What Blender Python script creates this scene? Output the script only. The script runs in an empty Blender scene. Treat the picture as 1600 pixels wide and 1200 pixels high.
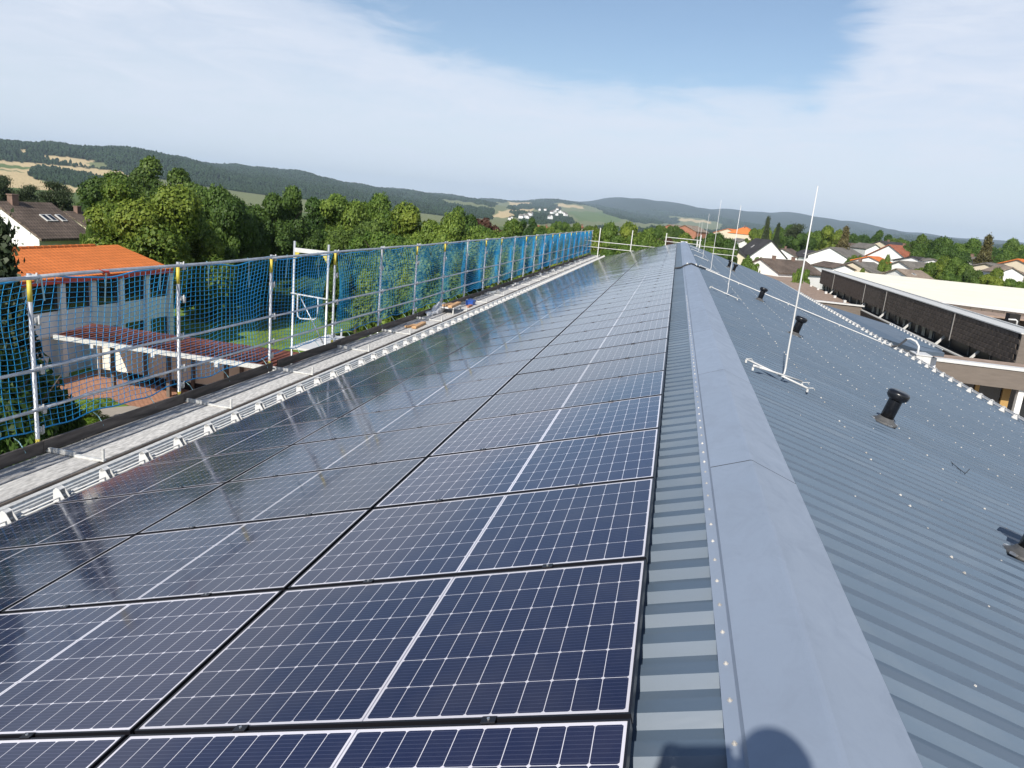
import bpy, bmesh, math, random
import numpy as np
from mathutils import Vector, Matrix, Euler
random.seed(7); rng = np.random.default_rng(7)
SC = bpy.context.scene; COL = SC.collection
R = math.radians

# ------------------------------------------------------------------ camera
F = 1170.71; YAW, PIT, ROL = R(11.07505), R(-13.20071), R(-5.48205)
CAM = Vector((-0.06101, -1.94121, 1.39008))
TH = R(16.35561); T = math.tan(TH); CO = math.cos(TH); SI = math.sin(TH)
MC = Matrix.Rotation(YAW, 3, 'Z') @ Matrix.Rotation(PIT, 3, 'X') @ Matrix.Rotation(ROL, 3, 'Y')
cam_d = bpy.data.cameras.new('camera'); cam = bpy.data.objects.new('camera', cam_d); COL.objects.link(cam)
cam_d.sensor_width = 36; cam_d.lens = F/1600*36; cam_d.clip_start = 0.05; cam_d.clip_end = 30000
cam.matrix_world = Matrix.Translation(CAM) @ (MC @ Matrix.Rotation(R(90), 3, 'X')).to_4x4()
SC.camera = cam

def ray(x, y): return (MC @ Vector(((x-800)/F, 1, -(y-600)/F))).normalized()
def atX(x, y, X): r = ray(x, y); return CAM + r*(X-CAM.x)/r.x
def atY(x, y, Y): r = ray(x, y); return CAM + r*(Y-CAM.y)/r.y
def atZ(x, y, Z): r = ray(x, y); return CAM + r*(Z-CAM.z)/r.z
def atD(x, y, D): r = ray(x, y); return CAM + r*D/math.hypot(r.x, r.y)

# ------------------------------------------------------------------ sun and sky
SUN_TRAVEL = ray(1098, 1182); SUN_DIR = -SUN_TRAVEL
SUN_EL = math.asin(SUN_DIR.z); SUN_AZ = math.atan2(SUN_DIR.x, SUN_DIR.y)
sl = bpy.data.lights.new('sun', 'SUN'); so = bpy.data.objects.new('sun', sl); COL.objects.link(so)
sl.energy = 5.0; sl.angle = R(0.55); sl.color = (1.0, 0.94, 0.85)
so.rotation_euler = SUN_DIR.to_track_quat('Z', 'Y').to_euler(); so.location = (0, -20, 30)
W = bpy.data.worlds.new('World'); SC.world = W; W.use_nodes = True
wt = W.node_tree; wt.nodes.clear()
def wn(t, **k):
    n = wt.nodes.new(t)
    for a, b in k.items(): setattr(n, a, b)
    return n
L = wt.links.new
out = wn('ShaderNodeOutputWorld'); bg = wn('ShaderNodeBackground'); L(bg.outputs[0], out.inputs[0])
sky = wn('ShaderNodeTexSky'); sky.sky_type = 'NISHITA'; sky.sun_disc = False
sky.sun_elevation = SUN_EL; sky.sun_rotation = SUN_AZ
sky.altitude = 200; sky.air_density = 1.0; sky.dust_density = 0.7; sky.ozone_density = 2.2
tc = wn('ShaderNodeTexCoord')
def wmath(op, a, b=None, c=None):
    m = wn('ShaderNodeMath', operation=op)
    for i, v in enumerate((a, b, c)):
        if v is None: continue
        if isinstance(v, (int, float)): m.inputs[i].default_value = v
        else: L(v, m.inputs[i])
    return m.outputs[0]
def wdot(n):
    d = wn('ShaderNodeVectorMath', operation='DOT_PRODUCT'); L(tc.outputs['Generated'], d.inputs[0]); d.inputs[1].default_value = n
    return d.outputs['Value']
def edge(p, q, inside):
    n = ray(*p).cross(ray(*q)).normalized()
    if n.dot(ray(*inside)) < 0: n = -n
    return wdot(n)
e1 = edge((440, -10), (860, 150), (900, 20)); e2 = edge((860, 150), (1270, 172), (900, 20)); e3 = edge((1270, 170), (1430, -10), (900, 20))
mp = wn('ShaderNodeMapping'); L(tc.outputs['Generated'], mp.inputs[0]); mp.inputs['Scale'].default_value = (1.0, 1.0, 4.5)
mp.inputs['Rotation'].default_value = (0.05, 0.12, 0.3)
nz = wn('ShaderNodeTexNoise'); nz.inputs['Scale'].default_value = 2.6; nz.inputs['Detail'].default_value = 9; nz.inputs['Roughness'].default_value = 0.62
nz.inputs['Distortion'].default_value = 0.4
L(mp.outputs[0], nz.inputs['Vector'])
nz2 = wn('ShaderNodeTexNoise'); nz2.inputs['Scale'].default_value = 9; nz2.inputs['Detail'].default_value = 8; nz2.inputs['Roughness'].default_value = 0.6
nz2.inputs['Distortion'].default_value = 0.8
L(mp.outputs[0], nz2.inputs['Vector'])
mn = wmath('MINIMUM', wmath('MINIMUM', e1, e2), e3)
nv = wmath('ADD', wmath('MULTIPLY', wmath('SUBTRACT', nz.outputs[0], 0.5), 0.09), wmath('MULTIPLY', wmath('SUBTRACT', nz2.outputs[0], 0.5), 0.10))
blue = wn('ShaderNodeMapRange'); blue.interpolation_type = 'SMOOTHSTEP'
L(wmath('ADD', mn, nv), blue.inputs[0]); blue.inputs[1].default_value = -0.022; blue.inputs[2].default_value = 0.036
veil = wmath('MULTIPLY_ADD', nz2.outputs[0], 0.75, 0.44)
cl = wmath('MULTIPLY', wmath('SUBTRACT', 1.0, wmath('MULTIPLY', blue.outputs[0], 0.94)), veil)
sep = wn('ShaderNodeSeparateXYZ'); L(tc.outputs['Generated'], sep.inputs[0])
hi = wn('ShaderNodeMapRange'); L(sep.outputs[2], hi.inputs[0]); hi.inputs[1].default_value = 0.30; hi.inputs[2].default_value = 0.75
hi.inputs[3].default_value = 1.0; hi.inputs[4].default_value = 0.12
cl = wmath('MULTIPLY', cl, hi.outputs[0])
mix = wn('ShaderNodeMix', data_type='RGBA'); mix.clamp_factor = True
L(cl, mix.inputs['Factor']); L(sky.outputs[0], mix.inputs['A']); mix.inputs['B'].default_value = (6.7, 7.2, 8.2, 1)
# horizon haze
hz = wn('ShaderNodeMapRange'); hz.interpolation_type = 'SMOOTHERSTEP'; L(sep.outputs[2], hz.inputs[0]); hz.inputs[1].default_value = -0.02; hz.inputs[2].default_value = 0.16
hz.inputs[3].default_value = 0.75; hz.inputs[4].default_value = 0.0
mix2 = wn('ShaderNodeMix', data_type='RGBA'); L(hz.outputs[0], mix2.inputs['Factor']); L(mix.outputs['Result'], mix2.inputs['A']); mix2.inputs['B'].default_value = (6.4, 7.3, 8.3, 1)
L(mix2.outputs['Result'], bg.inputs[0]); bg.inputs[1].default_value = 0.102
SC.view_settings.view_transform = 'Standard'; SC.view_settings.look = 'None'; SC.view_settings.exposure = 0.22; SC.view_settings.gamma = 1
SC.cycles.max_bounces = 6; SC.cycles.transparent_max_bounces = 12; SC.cycles.volume_bounces = 0
SC.cycles.caustics_reflective = False; SC.cycles.caustics_refractive = False

# ------------------------------------------------------------------ materials
def mat(name, col, rough=0.6, metal=0.0, noise=0.0, nscale=5.0, bump=0.0, bscale=40, coat=0.0, rnd=0.0, spec=0.5, stretch=None, col2=None, detail=5):
    m = bpy.data.materials.new(name); m.use_nodes = True; nt = m.node_tree; b = nt.nodes['Principled BSDF']
    b.inputs['Roughness'].default_value = rough; b.inputs['Metallic'].default_value = metal
    b.inputs['Specular IOR Level'].default_value = spec
    if coat: b.inputs['Coat Weight'].default_value = coat
    c = (*col, 1); src = None
    tcn = nt.nodes.new('ShaderNodeTexCoord'); vec = tcn.outputs['Object']
    if stretch:
        mpn = nt.nodes.new('ShaderNodeMapping'); mpn.inputs['Scale'].default_value = stretch; nt.links.new(vec, mpn.inputs[0]); vec = mpn.outputs[0]
    if noise or col2:
        n = nt.nodes.new('ShaderNodeTexNoise'); n.inputs['Scale'].default_value = nscale; n.inputs['Detail'].default_value = detail; n.inputs['Roughness'].default_value = 0.6
        nt.links.new(vec, n.inputs['Vector'])
        r = nt.nodes.new('ShaderNodeMapRange'); nt.links.new(n.outputs[0], r.inputs[0]); r.inputs[1].default_value = 0.3; r.inputs[2].default_value = 0.7
        mx = nt.nodes.new('ShaderNodeMix'); mx.data_type = 'RGBA'; nt.links.new(r.outputs[0], mx.inputs['Factor'])
        if col2: mx.inputs['A'].default_value = c; mx.inputs['B'].default_value = (*col2, 1)
        else:
            mx.inputs['A'].default_value = (*[v*(1-noise) for v in col], 1); mx.inputs['B'].default_value = (*[min(1, v*(1+noise)) for v in col], 1)
        src = mx.outputs['Result']
    if rnd:
        oi = nt.nodes.new('ShaderNodeObjectInfo'); hs = nt.nodes.new('ShaderNodeHueSaturation')
        r = nt.nodes.new('ShaderNodeMapRange'); nt.links.new(oi.outputs['Random'], r.inputs[0]); r.inputs[3].default_value = 1-rnd; r.inputs[4].default_value = 1+rnd
        nt.links.new(r.outputs[0], hs.inputs['Value'])
        if src: nt.links.new(src, hs.inputs['Color'])
        else: hs.inputs['Color'].default_value = c
        src = hs.outputs[0]
    if src: nt.links.new(src, b.inputs['Base Color'])
    else: b.inputs['Base Color'].default_value = c
    if bump:
        n = nt.nodes.new('ShaderNodeTexNoise'); n.inputs['Scale'].default_value = bscale; n.inputs['Detail'].default_value = 4; nt.links.new(vec, n.inputs['Vector'])
        bp = nt.nodes.new('ShaderNodeBump'); bp.inputs['Strength'].default_value = bump; bp.inputs['Distance'].default_value = 0.02
        nt.links.new(n.outputs[0], bp.inputs['Height']); nt.links.new(bp.outputs[0], b.inputs['Normal'])
    return m
M = {}
M['sheet'] = mat('roof_sheet_paint', (0.090, 0.127, 0.174), 0.42, noise=0.05, nscale=1.3, rnd=0.06, bump=0.02, bscale=6, spec=0.5)
M['cap'] = mat('ridge_cap_paint', (0.262, 0.312, 0.392), 0.40, noise=0.05, nscale=1.2, rnd=0.05, detail=9)
def weather(m, amt, sc_, streak, dirt):
    nt = m.node_tree; b = nt.nodes['Principled BSDF']; src = b.inputs['Base Color'].links[0].from_socket; g = nt.nodes.new('ShaderNodeNewGeometry'); mp_ = nt.nodes.new('ShaderNodeMapping'); mp_.inputs['Scale'].default_value = streak; nt.links.new(g.outputs['Position'], mp_.inputs[0])
    n = nt.nodes.new('ShaderNodeTexNoise'); n.inputs['Scale'].default_value = sc_; n.inputs['Detail'].default_value = 10; n.inputs['Roughness'].default_value = 0.68; n.inputs['Distortion'].default_value = 0.6; nt.links.new(mp_.outputs[0], n.inputs['Vector'])
    r = nt.nodes.new('ShaderNodeMapRange'); nt.links.new(n.outputs[0], r.inputs[0]); r.inputs[1].default_value = 0.48; r.inputs[2].default_value = 0.72; r.inputs[4].default_value = amt
    mx = nt.nodes.new('ShaderNodeMix'); mx.data_type = 'RGBA'; nt.links.new(r.outputs[0], mx.inputs['Factor']); nt.links.new(src, mx.inputs['A']); mx.inputs['B'].default_value = (*dirt, 1); nt.links.new(mx.outputs['Result'], b.inputs['Base Color'])
    r2 = nt.nodes.new('ShaderNodeMapRange'); nt.links.new(n.outputs[0], r2.inputs[0]); r2.inputs[1].default_value = 0.35; r2.inputs[2].default_value = 0.7; r2.inputs[3].default_value = 0.40; r2.inputs[4].default_value = 0.60; nt.links.new(r2.outputs[0], b.inputs['Roughness'])
weather(M['sheet'], 0.07, 1.4, (1.0, 4.0, 1.0), (0.33, 0.33, 0.31)); weather(M['cap'], 0.13, 7.0, (1.0, 0.6, 1.0), (0.115, 0.14, 0.18))
M['frame'] = mat('black_frame', (0.012, 0.012, 0.016), 0.35, 0.2)
M['alu'] = mat('aluminium', (0.62, 0.63, 0.64), 0.38, 0.85, noise=0.12, nscale=8)
M['galv'] = mat('galvanised_tube', (0.56, 0.58, 0.60), 0.42, 0.55, noise=0.18, nscale=9)
M['galvw'] = mat('weathered_zinc', (0.60, 0.60, 0.58), 0.6, 0.15, noise=0.25, nscale=20)
M['whitemetal'] = mat('white_metal', (0.60, 0.60, 0.59), 0.45, noise=0.08, nscale=8)
M['yellow'] = mat('yellow_paint', (0.62, 0.50, 0.07), 0.5, noise=0.15, nscale=15)
M['redp'] = mat('red_paint', (0.55, 0.06, 0.04), 0.5)
M['net'] = mat('blue_net_cord', (0.012, 0.30, 0.64), 0.5)
M['tie'] = mat('pale_strap', (0.35, 0.58, 0.62), 0.6)
M['plank'] = mat('plank_grey', (0.34, 0.335, 0.33), 0.75, noise=0.62, nscale=5, stretch=(6, 1, 1), bump=0.15, bscale=30, rnd=0.12)
M['plank2'] = mat('plank_pale', (0.53, 0.515, 0.485), 0.75, noise=0.38, nscale=6, stretch=(5, 1.5, 1), bump=0.15, bscale=30, rnd=0.06)
M['toe'] = mat('toe_board_wood', (0.12, 0.10, 0.085), 0.8, noise=0.5, nscale=5, stretch=(1, 0.4, 3), rnd=0.3)
M['wood'] = mat('timber', (0.50, 0.30, 0.15), 0.7, noise=0.3, nscale=6, stretch=(3, 1, 3))
M['tarp'] = mat('white_sheet', (0.66, 0.66, 0.66), 0.6, noise=0.15, nscale=6)
M['bluep'] = mat('blue_plastic', (0.02, 0.08, 0.35), 0.4)
M['blackp'] = mat('black_plastic', (0.010, 0.011, 0.014), 0.28)
M['flash'] = mat('lead_flashing', (0.075, 0.075, 0.075), 0.6, noise=0.3, nscale=12, bump=0.3, bscale=20)
M['flash2'] = mat('weathered_grey_metal', (0.24, 0.23, 0.22), 0.7)
M['screw'] = mat('screw_head', (0.60, 0.57, 0.52), 0.45, 0.3, rnd=0.3)
M['rubber_lap_shade'] = mat('rubber_and_lap_shade', (0.04, 0.042, 0.046), 0.7)  # hoses and cable; also the painted shadow strip at ridge cap laps
M['cream_roof'] = mat('cream_membrane', (0.86, 0.81, 0.66), 0.85, noise=0.06, nscale=0.25)
M['slate'] = mat('fascia_slate', (0.125, 0.104, 0.088), 0.92, noise=0.25, nscale=3, rnd=0.14, spec=0.12)
M['slateb'] = mat('fascia_backing', (0.016, 0.014, 0.013), 0.9)
M['brownf'] = mat('brown_fascia', (0.150, 0.125, 0.105), 0.75, noise=0.12, nscale=2, stretch=(1, 1, 6))
M['gravel'] = mat('gravel', (0.30, 0.22, 0.17), 0.95, noise=0.3, nscale=2.5, bump=0.4, bscale=20, detail=9)
M['chim'] = mat('chimney_brick', (0.20, 0.13, 0.10), 0.85, noise=0.2, nscale=3)
M['glass'] = mat('window_glass', (0.015, 0.018, 0.022), 0.06, spec=0.8)
M['darkglass'] = mat('dark_strip_glass', (0.012, 0.013, 0.015), 0.35, spec=0.25)
M['curtain'] = mat('curtain', (0.50, 0.46, 0.36), 0.8)
M['white'] = mat('white_render', (0.80, 0.80, 0.78), 0.85, noise=0.04, nscale=0.6)
M['cream'] = mat('cream_render', (0.62, 0.55, 0.42), 0.85, noise=0.05, nscale=0.6)
M['beige'] = mat('beige_wall', (0.50, 0.45, 0.37), 0.85, noise=0.10, nscale=0.8)
M['pale_wall'] = mat('pale_wall', (0.80, 0.74, 0.62), 0.85, noise=0.06, nscale=0.6)
M['pillar'] = mat('pale_pillar', (0.70, 0.73, 0.78), 0.8, noise=0.08, nscale=2)
M['brick'] = mat('brick_red', (0.36, 0.16, 0.10), 0.85, noise=0.2, nscale=2)
M['conc'] = mat('concrete_path', (0.34, 0.31, 0.27), 0.9, noise=0.15, nscale=0.8)
M['bark'] = mat('bark', (0.09, 0.07, 0.05), 0.9, noise=0.3, nscale=6)
M['windowf'] = mat('window_frame', (0.55, 0.55, 0.53), 0.6)
M['doorw'] = mat('ochre_wood', (0.42, 0.26, 0.09), 0.6)
M['skin'] = mat('skin', (0.55, 0.33, 0.24), 0.5); M['hair'] = mat('hair', (0.04, 0.028, 0.02), 0.6)
M['shirt'] = mat('navy_work_jacket', (0.03, 0.05, 0.10), 0.8); M['trouser'] = mat('grey_work_trousers', (0.08, 0.08, 0.085), 0.85); M['shoe'] = mat('shoe', (0.03, 0.025, 0.02), 0.6)

def tile_mat(name, col, row=0.33, rowaxis=2, colw=0.22, var=0.35, depth=0.5, colaxis=1, patch=0.25):
    """roof tiles seen from afar: brick texture in object space gives courses, noise gives weathering"""
    m = bpy.data.materials.new(name); m.use_nodes = True; nt = m.node_tree; b = nt.nodes['Principled BSDF']; b.inputs['Roughness'].default_value = 0.85
    b.inputs['Specular IOR Level'].default_value = 0.25
    uv = nt.nodes.new('ShaderNodeUVMap')
    br = nt.nodes.new('ShaderNodeTexBrick'); nt.links.new(uv.outputs[0], br.inputs['Vector'])
    br.inputs['Scale'].default_value = 1.0; br.inputs['Brick Width'].default_value = colw; br.inputs['Row Height'].default_value = row
    br.inputs['Mortar Size'].default_value = 0.035; br.inputs['Mortar Smooth'].default_value = 0.6
    br.inputs['Color1'].default_value = (*[c*(1-var*0.5) for c in col], 1); br.inputs['Color2'].default_value = (*[min(1, c*(1+var*0.5)) for c in col], 1)
    br.inputs['Mortar'].default_value = (*[c*depth for c in col], 1)
    n = nt.nodes.new('ShaderNodeTexNoise'); n.inputs['Scale'].default_value = 0.45; n.inputs['Detail'].default_value = 7; nt.links.new(uv.outputs[0], n.inputs['Vector'])
    hs = nt.nodes.new('ShaderNodeHueSaturation'); r = nt.nodes.new('ShaderNodeMapRange'); nt.links.new(n.outputs[0], r.inputs[0])
    r.inputs[1].default_value = 0.3; r.inputs[2].default_value = 0.7; r.inputs[3].default_value = 1-patch; r.inputs[4].default_value = 1+patch
    nt.links.new(r.outputs[0], hs.inputs['Value']); nt.links.new(br.outputs['Color'], hs.inputs['Color']); nt.links.new(hs.outputs[0], b.inputs['Base Color'])
    bp = nt.nodes.new('ShaderNodeBump'); bp.inputs['Strength'].default_value = 0.6; bp.inputs['Distance'].default_value = 0.03; bp.invert = True
    nt.links.new(br.outputs['Fac'], bp.inputs['Height']); nt.links.new(bp.outputs[0], b.inputs['Normal'])
    return m
M['t_orange'] = tile_mat('orange_tiles', (0.68, 0.20, 0.055), patch=0.08, var=0.15, depth=0.72)
M['t_brown'] = tile_mat('brown_tiles', (0.145, 0.112, 0.09), patch=0.35)
M['t_dark'] = tile_mat('dark_tiles', (0.06, 0.058, 0.06))
M['t_red'] = tile_mat('red_tiles', (0.38, 0.14, 0.085))
M['t_grey'] = tile_mat('grey_tiles', (0.20, 0.185, 0.165))
M['t_rust'] = tile_mat('rust_roofing', (0.20, 0.072, 0.052), row=0.5, colw=0.28, patch=0.15)
M['t_cream'] = tile_mat('pale_tiles', (0.30, 0.24, 0.19))
M['paving'] = tile_mat('clay_paving', (0.44, 0.235, 0.155), row=0.12, colw=0.24, var=0.25, depth=0.75, patch=0.16)

def panel_mat():
    m = bpy.data.materials.new('photovoltaic_cells'); m.use_nodes = True; nt = m.node_tree; b = nt.nodes['Principled BSDF']
    N = nt.nodes.new; K = nt.links.new
    def mt(op, a, b_=None, c=None):
        n = N('ShaderNodeMath'); n.operation = op
        for i, v in enumerate((a, b_, c)):
            if v is None: continue
            if isinstance(v, (int, float)): n.inputs[i].default_value = v
            else: K(v, n.inputs[i])
        return n.outputs[0]
    tcn = N('ShaderNodeTexCoord'); sp = N('ShaderNodeSeparateXYZ'); K(tcn.outputs['Object'], sp.inputs[0])
    x, y = sp.outputs[0], sp.outputs[1]
    ax = mt('ABSOLUTE', x)
    cw, ch = 0.0834, 0.167
    gx = mt('SUBTRACT', ax, 0.009)                     # half-cut cells start 9 mm from the mid line
    fx = mt('FRACT', mt('DIVIDE', gx, cw)); fy = mt('FRACT', mt('DIVIDE', mt('ADD', y, ch*3), ch))
    dx = mt('MULTIPLY', mt('MINIMUM', fx, mt('SUBTRACT', 1.0, fx)), cw)
    dy = mt('MULTIPLY', mt('MINIMUM', fy, mt('SUBTRACT', 1.0, fy)), ch)
    lx = mt('LESS_THAN', dx, 0.0012); ly = mt('LESS_THAN', dy, 0.0013)
    dia = mt('LESS_THAN', mt('ADD', dx, dy), 0.0085)
    # only every second x line is a true cell corner with a diamond
    mid = mt('LESS_THAN', ax, 0.0085)
    bx = mt('GREATER_THAN', ax, 0.009+cw*10-0.0006); by = mt('GREATER_THAN', mt('ABSOLUTE', y), ch*3-0.0006)
    white = mt('MAXIMUM', mt('MAXIMUM', mt('MAXIMUM', lx, ly), dia), mt('MAXIMUM', mt('MAXIMUM', bx, by), mid))
    midg = mt('LESS_THAN', ax, 0.0022)
    # fine bus bars, nine wires across each cell, parallel to x
    bus = mt('LESS_THAN', mt('ABSOLUTE', mt('SUBTRACT', mt('FRACT', mt('MULTIPLY', fy, 9.0)), 0.5)), 0.055)
    fin = mt('LESS_THAN', mt('FRACT', mt('MULTIPLY', fx, 30.0)), 0.22)
    oi = N('ShaderNodeObjectInfo')
    mx = N('ShaderNodeMix'); mx.data_type = 'RGBA'; K(bus, mx.inputs['Factor']); mx.inputs['A'].default_value = (0.0055, 0.0085, 0.042, 1); mx.inputs['B'].default_value = (0.050, 0.055, 0.105, 1)
    m1 = N('ShaderNodeMix'); m1.data_type = 'RGBA'; K(mt('MULTIPLY', fin, 0.25), m1.inputs['Factor']); K(mx.outputs['Result'], m1.inputs['A']); m1.inputs['B'].default_value = (0.03, 0.032, 0.06, 1)
    m2 = N('ShaderNodeMix'); m2.data_type = 'RGBA'; K(white, m2.inputs['Factor']); K(m1.outputs['Result'], m2.inputs['A']); m2.inputs['B'].default_value = (0.66, 0.64, 0.69, 1)
    m3 = N('ShaderNodeMix'); m3.data_type = 'RGBA'; K(midg, m3.inputs['Factor']); K(m2.outputs['Result'], m3.inputs['A']); m3.inputs['B'].default_value = (0.30, 0.29, 0.33, 1)
    hsv = N('ShaderNodeHueSaturation'); rr1 = N('ShaderNodeMapRange'); K(oi.outputs['Random'], rr1.inputs[0]); rr1.inputs[3].default_value = 0.75; rr1.inputs[4].default_value = 1.25; K(rr1.outputs[0], hsv.inputs['Value']); K(m3.outputs['Result'], hsv.inputs['Color'])
    geo = N('ShaderNodeNewGeometry'); dn = N('ShaderNodeTexNoise'); dn.inputs['Scale'].default_value = 2.3; dn.inputs['Detail'].default_value = 9; dn.inputs['Roughness'].default_value = 0.65; K(geo.outputs['Position'], dn.inputs['Vector'])
    dr = N('ShaderNodeMapRange'); K(dn.outputs[0], dr.inputs[0]); dr.inputs[1].default_value = 0.42; dr.inputs[2].default_value = 0.75; dr.inputs[3].default_value = 0.0; dr.inputs[4].default_value = 0.045
    m4 = N('ShaderNodeMix'); m4.data_type = 'RGBA'; K(dr.outputs[0], m4.inputs['Factor']); K(hsv.outputs[0], m4.inputs['A']); m4.inputs['B'].default_value = (0.42, 0.37, 0.30, 1); K(m4.outputs['Result'], b.inputs['Base Color'])
    cr_ = N('ShaderNodeMapRange'); K(dn.outputs[0], cr_.inputs[0]); cr_.inputs[1].default_value = 0.35; cr_.inputs[2].default_value = 0.7; cr_.inputs[3].default_value = 0.055; cr_.inputs[4].default_value = 0.12; K(cr_.outputs[0], b.inputs['Coat Roughness'])
    b.inputs['Roughness'].default_value = 0.5; b.inputs['Specular IOR Level'].default_value = 0.15
    b.inputs['Coat Weight'].default_value = 1.0; b.inputs['Coat Roughness'].default_value = 0.085; b.inputs['Coat IOR'].default_value = 1.46
    nn = N('ShaderNodeTexNoise'); nn.inputs['Scale'].default_value = 0.9; nn.inputs['Detail'].default_value = 1; K(tcn.outputs['Object'], nn.inputs['Vector'])
    nn.noise_dimensions = '4D'; K(mt('MULTIPLY', oi.outputs['Random'], 50.0), nn.inputs['W'])
    bp = N('ShaderNodeBump'); bp.inputs['Strength'].default_value = 0.05; bp.inputs['Distance'].default_value = 0.02; K(nn.outputs[0], bp.inputs['Height'])
    K(bp.outputs[0], b.inputs['Coat Normal'])
    return m
M['cells'] = panel_mat()

# ------------------------------------------------------------------ helpers
class MB:
    def __init__(s): s.v = []; s.f = []; s.m = []; s.uv = None
    def add(s, vs, fs, mi=0):
        o = len(s.v); s.v += [tuple(v) for v in vs]; s.f += [tuple(i+o for i in f) for f in fs]; s.m += [mi]*len(fs); return s
    def box(s, c, d, rot=None, mi=0):
        x, y, z = [k/2 for k in d]; P = [Vector(p) for p in ((-x,-y,-z),(x,-y,-z),(x,y,-z),(-x,y,-z),(-x,-y,z),(x,-y,z),(x,y,z),(-x,y,z))]
        if rot is not None: P = [rot @ p for p in P]
        c = Vector(c)
        return s.add([p+c for p in P], [(0,3,2,1),(4,5,6,7),(0,1,5,4),(1,2,6,5),(2,3,7,6),(3,0,4,7)], mi)
    def tube(s, pts, r, n=8, mi=0, cap=True):
        pts = [Vector(p) for p in pts]; rings = []
        rr = r if isinstance(r, (list, tuple)) else [r]*len(pts)
        for i, p in enumerate(pts):
            d = (pts[min(i+1, len(pts)-1)] - pts[max(i-1, 0)]).normalized()
            u = d.cross(Vector((0, 0, 1)) if abs(d.z) < 0.9 else Vector((1, 0, 0))).normalized(); w = d.cross(u)
            rings.append([p + (u*math.cos(2*math.pi*k/n) + w*math.sin(2*math.pi*k/n))*rr[i] for k in range(n)])
        V = [v for g in rings for v in g]; Fs = []
        for i in range(len(pts)-1):
            for k in range(n): Fs.append((i*n+k, i*n+(k+1) % n, (i+1)*n+(k+1) % n, (i+1)*n+k))
        if cap: Fs += [tuple(range(n))[::-1], tuple((len(pts)-1)*n+k for k in range(n))]
        return s.add(V, Fs, mi)
    def lathe(s, prof, n=20, mi=0, base=(0,0,0), mtx=None):
        V = []; Fs = []; base = Vector(base)
        for r_, z in prof:
            for k in range(n):
                p = Vector((r_*math.cos(2*math.pi*k/n), r_*math.sin(2*math.pi*k/n), z))
                if mtx: p = mtx @ p
                V.append(p+base)
        for i in range(len(prof)-1):
            for k in range(n): Fs.append((i*n+k, i*n+(k+1) % n, (i+1)*n+(k+1) % n, (i+1)*n+k))
        Fs += [tuple(range(n))[::-1], tuple((len(prof)-1)*n+k for k in range(n))]
        return s.add(V, Fs, mi)
    def quad(s, a, b, c, d, mi=0): return s.add([a, b, c, d], [(0,1,2,3)], mi)
    def mesh(s, name, mats, smooth=False):
        me = bpy.data.meshes.new(name); me.from_pydata(s.v, [], s.f)
        for m in (mats if isinstance(mats, (list, tuple)) else [mats]): me.materials.append(m)
        if any(s.m): me.polygons.foreach_set('material_index', s.m)
        if smooth: me.polygons.foreach_set('use_smooth', [True]*len(s.f))
        me.update(); return me
    def build(s, name, mats, parent=None, smooth=False):
        return put(name, s.mesh(name, mats, smooth), parent)
def put(name, me, parent=None, loc=(0,0,0), rot=(0,0,0)):
    o = bpy.data.objects.new(name, me); COL.objects.link(o); o.location = loc; o.rotation_euler = rot
    if parent: o.parent = parent
    return o
def tag(o, label=None, cat=None, group=None, kind=None):
    if label: o['label'] = label
    if cat: o['category'] = cat
    if group: o['group'] = group
    if kind: o['kind'] = kind
    return o
def thing(name, label, cat, loc=(0,0,0), rot=(0,0,0), group=None):
    o = bpy.data.objects.new(name, None); COL.objects.link(o); o.location = loc; o.rotation_euler = rot; o.empty_display_size = 0.2
    return tag(o, label, cat, group)
def copy_tree(o, parent=None):
    c = o.copy(); COL.objects.link(c); c.parent = parent
    for ch in list(o.children): copy_tree(ch, c)
    return c
def bevel(me, w, seg=2):
    bm = bmesh.new(); bm.from_mesh(me); bmesh.ops.bevel(bm, geom=[e for e in bm.edges if e.calc_face_angle(0) > 0.5], offset=w, segments=seg, affect='EDGES', clamp_overlap=True); bm.to_mesh(me); bm.free(); return me
def planar_uv(me, fn):
    uvl = me.uv_layers.new(name='UVMap'); 
    for p in me.polygons:
        for li in p.loop_indices:
            uvl.data[li].uv = fn(me.vertices[me.loops[li].vertex_index].co, p.normal)
    return me
ONES = ['first','second','third','fourth','fifth','sixth','seventh','eighth','ninth','tenth','eleventh','twelfth','thirteenth','fourteenth','fifteenth','sixteenth','seventeenth','eighteenth','nineteenth']
TENS = {2:'twent',3:'thirt',4:'fort',5:'fift',6:'sixt',7:'sevent'}
def ordi(n):
    if n < 20: return ONES[n-1]
    t, u = divmod(n, 10)
    return TENS[t]+'ieth' if u == 0 else TENS[t]+'y-'+ONES[u-1]

GZ = -8.0
# ------------------------------------------------------------------ terrain (polar sheet reaching the hills)
RAD = [2, 60, 130, 300, 600, 1000, 1600, 2500, 4000, 6000, 9000, 11000]
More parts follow.
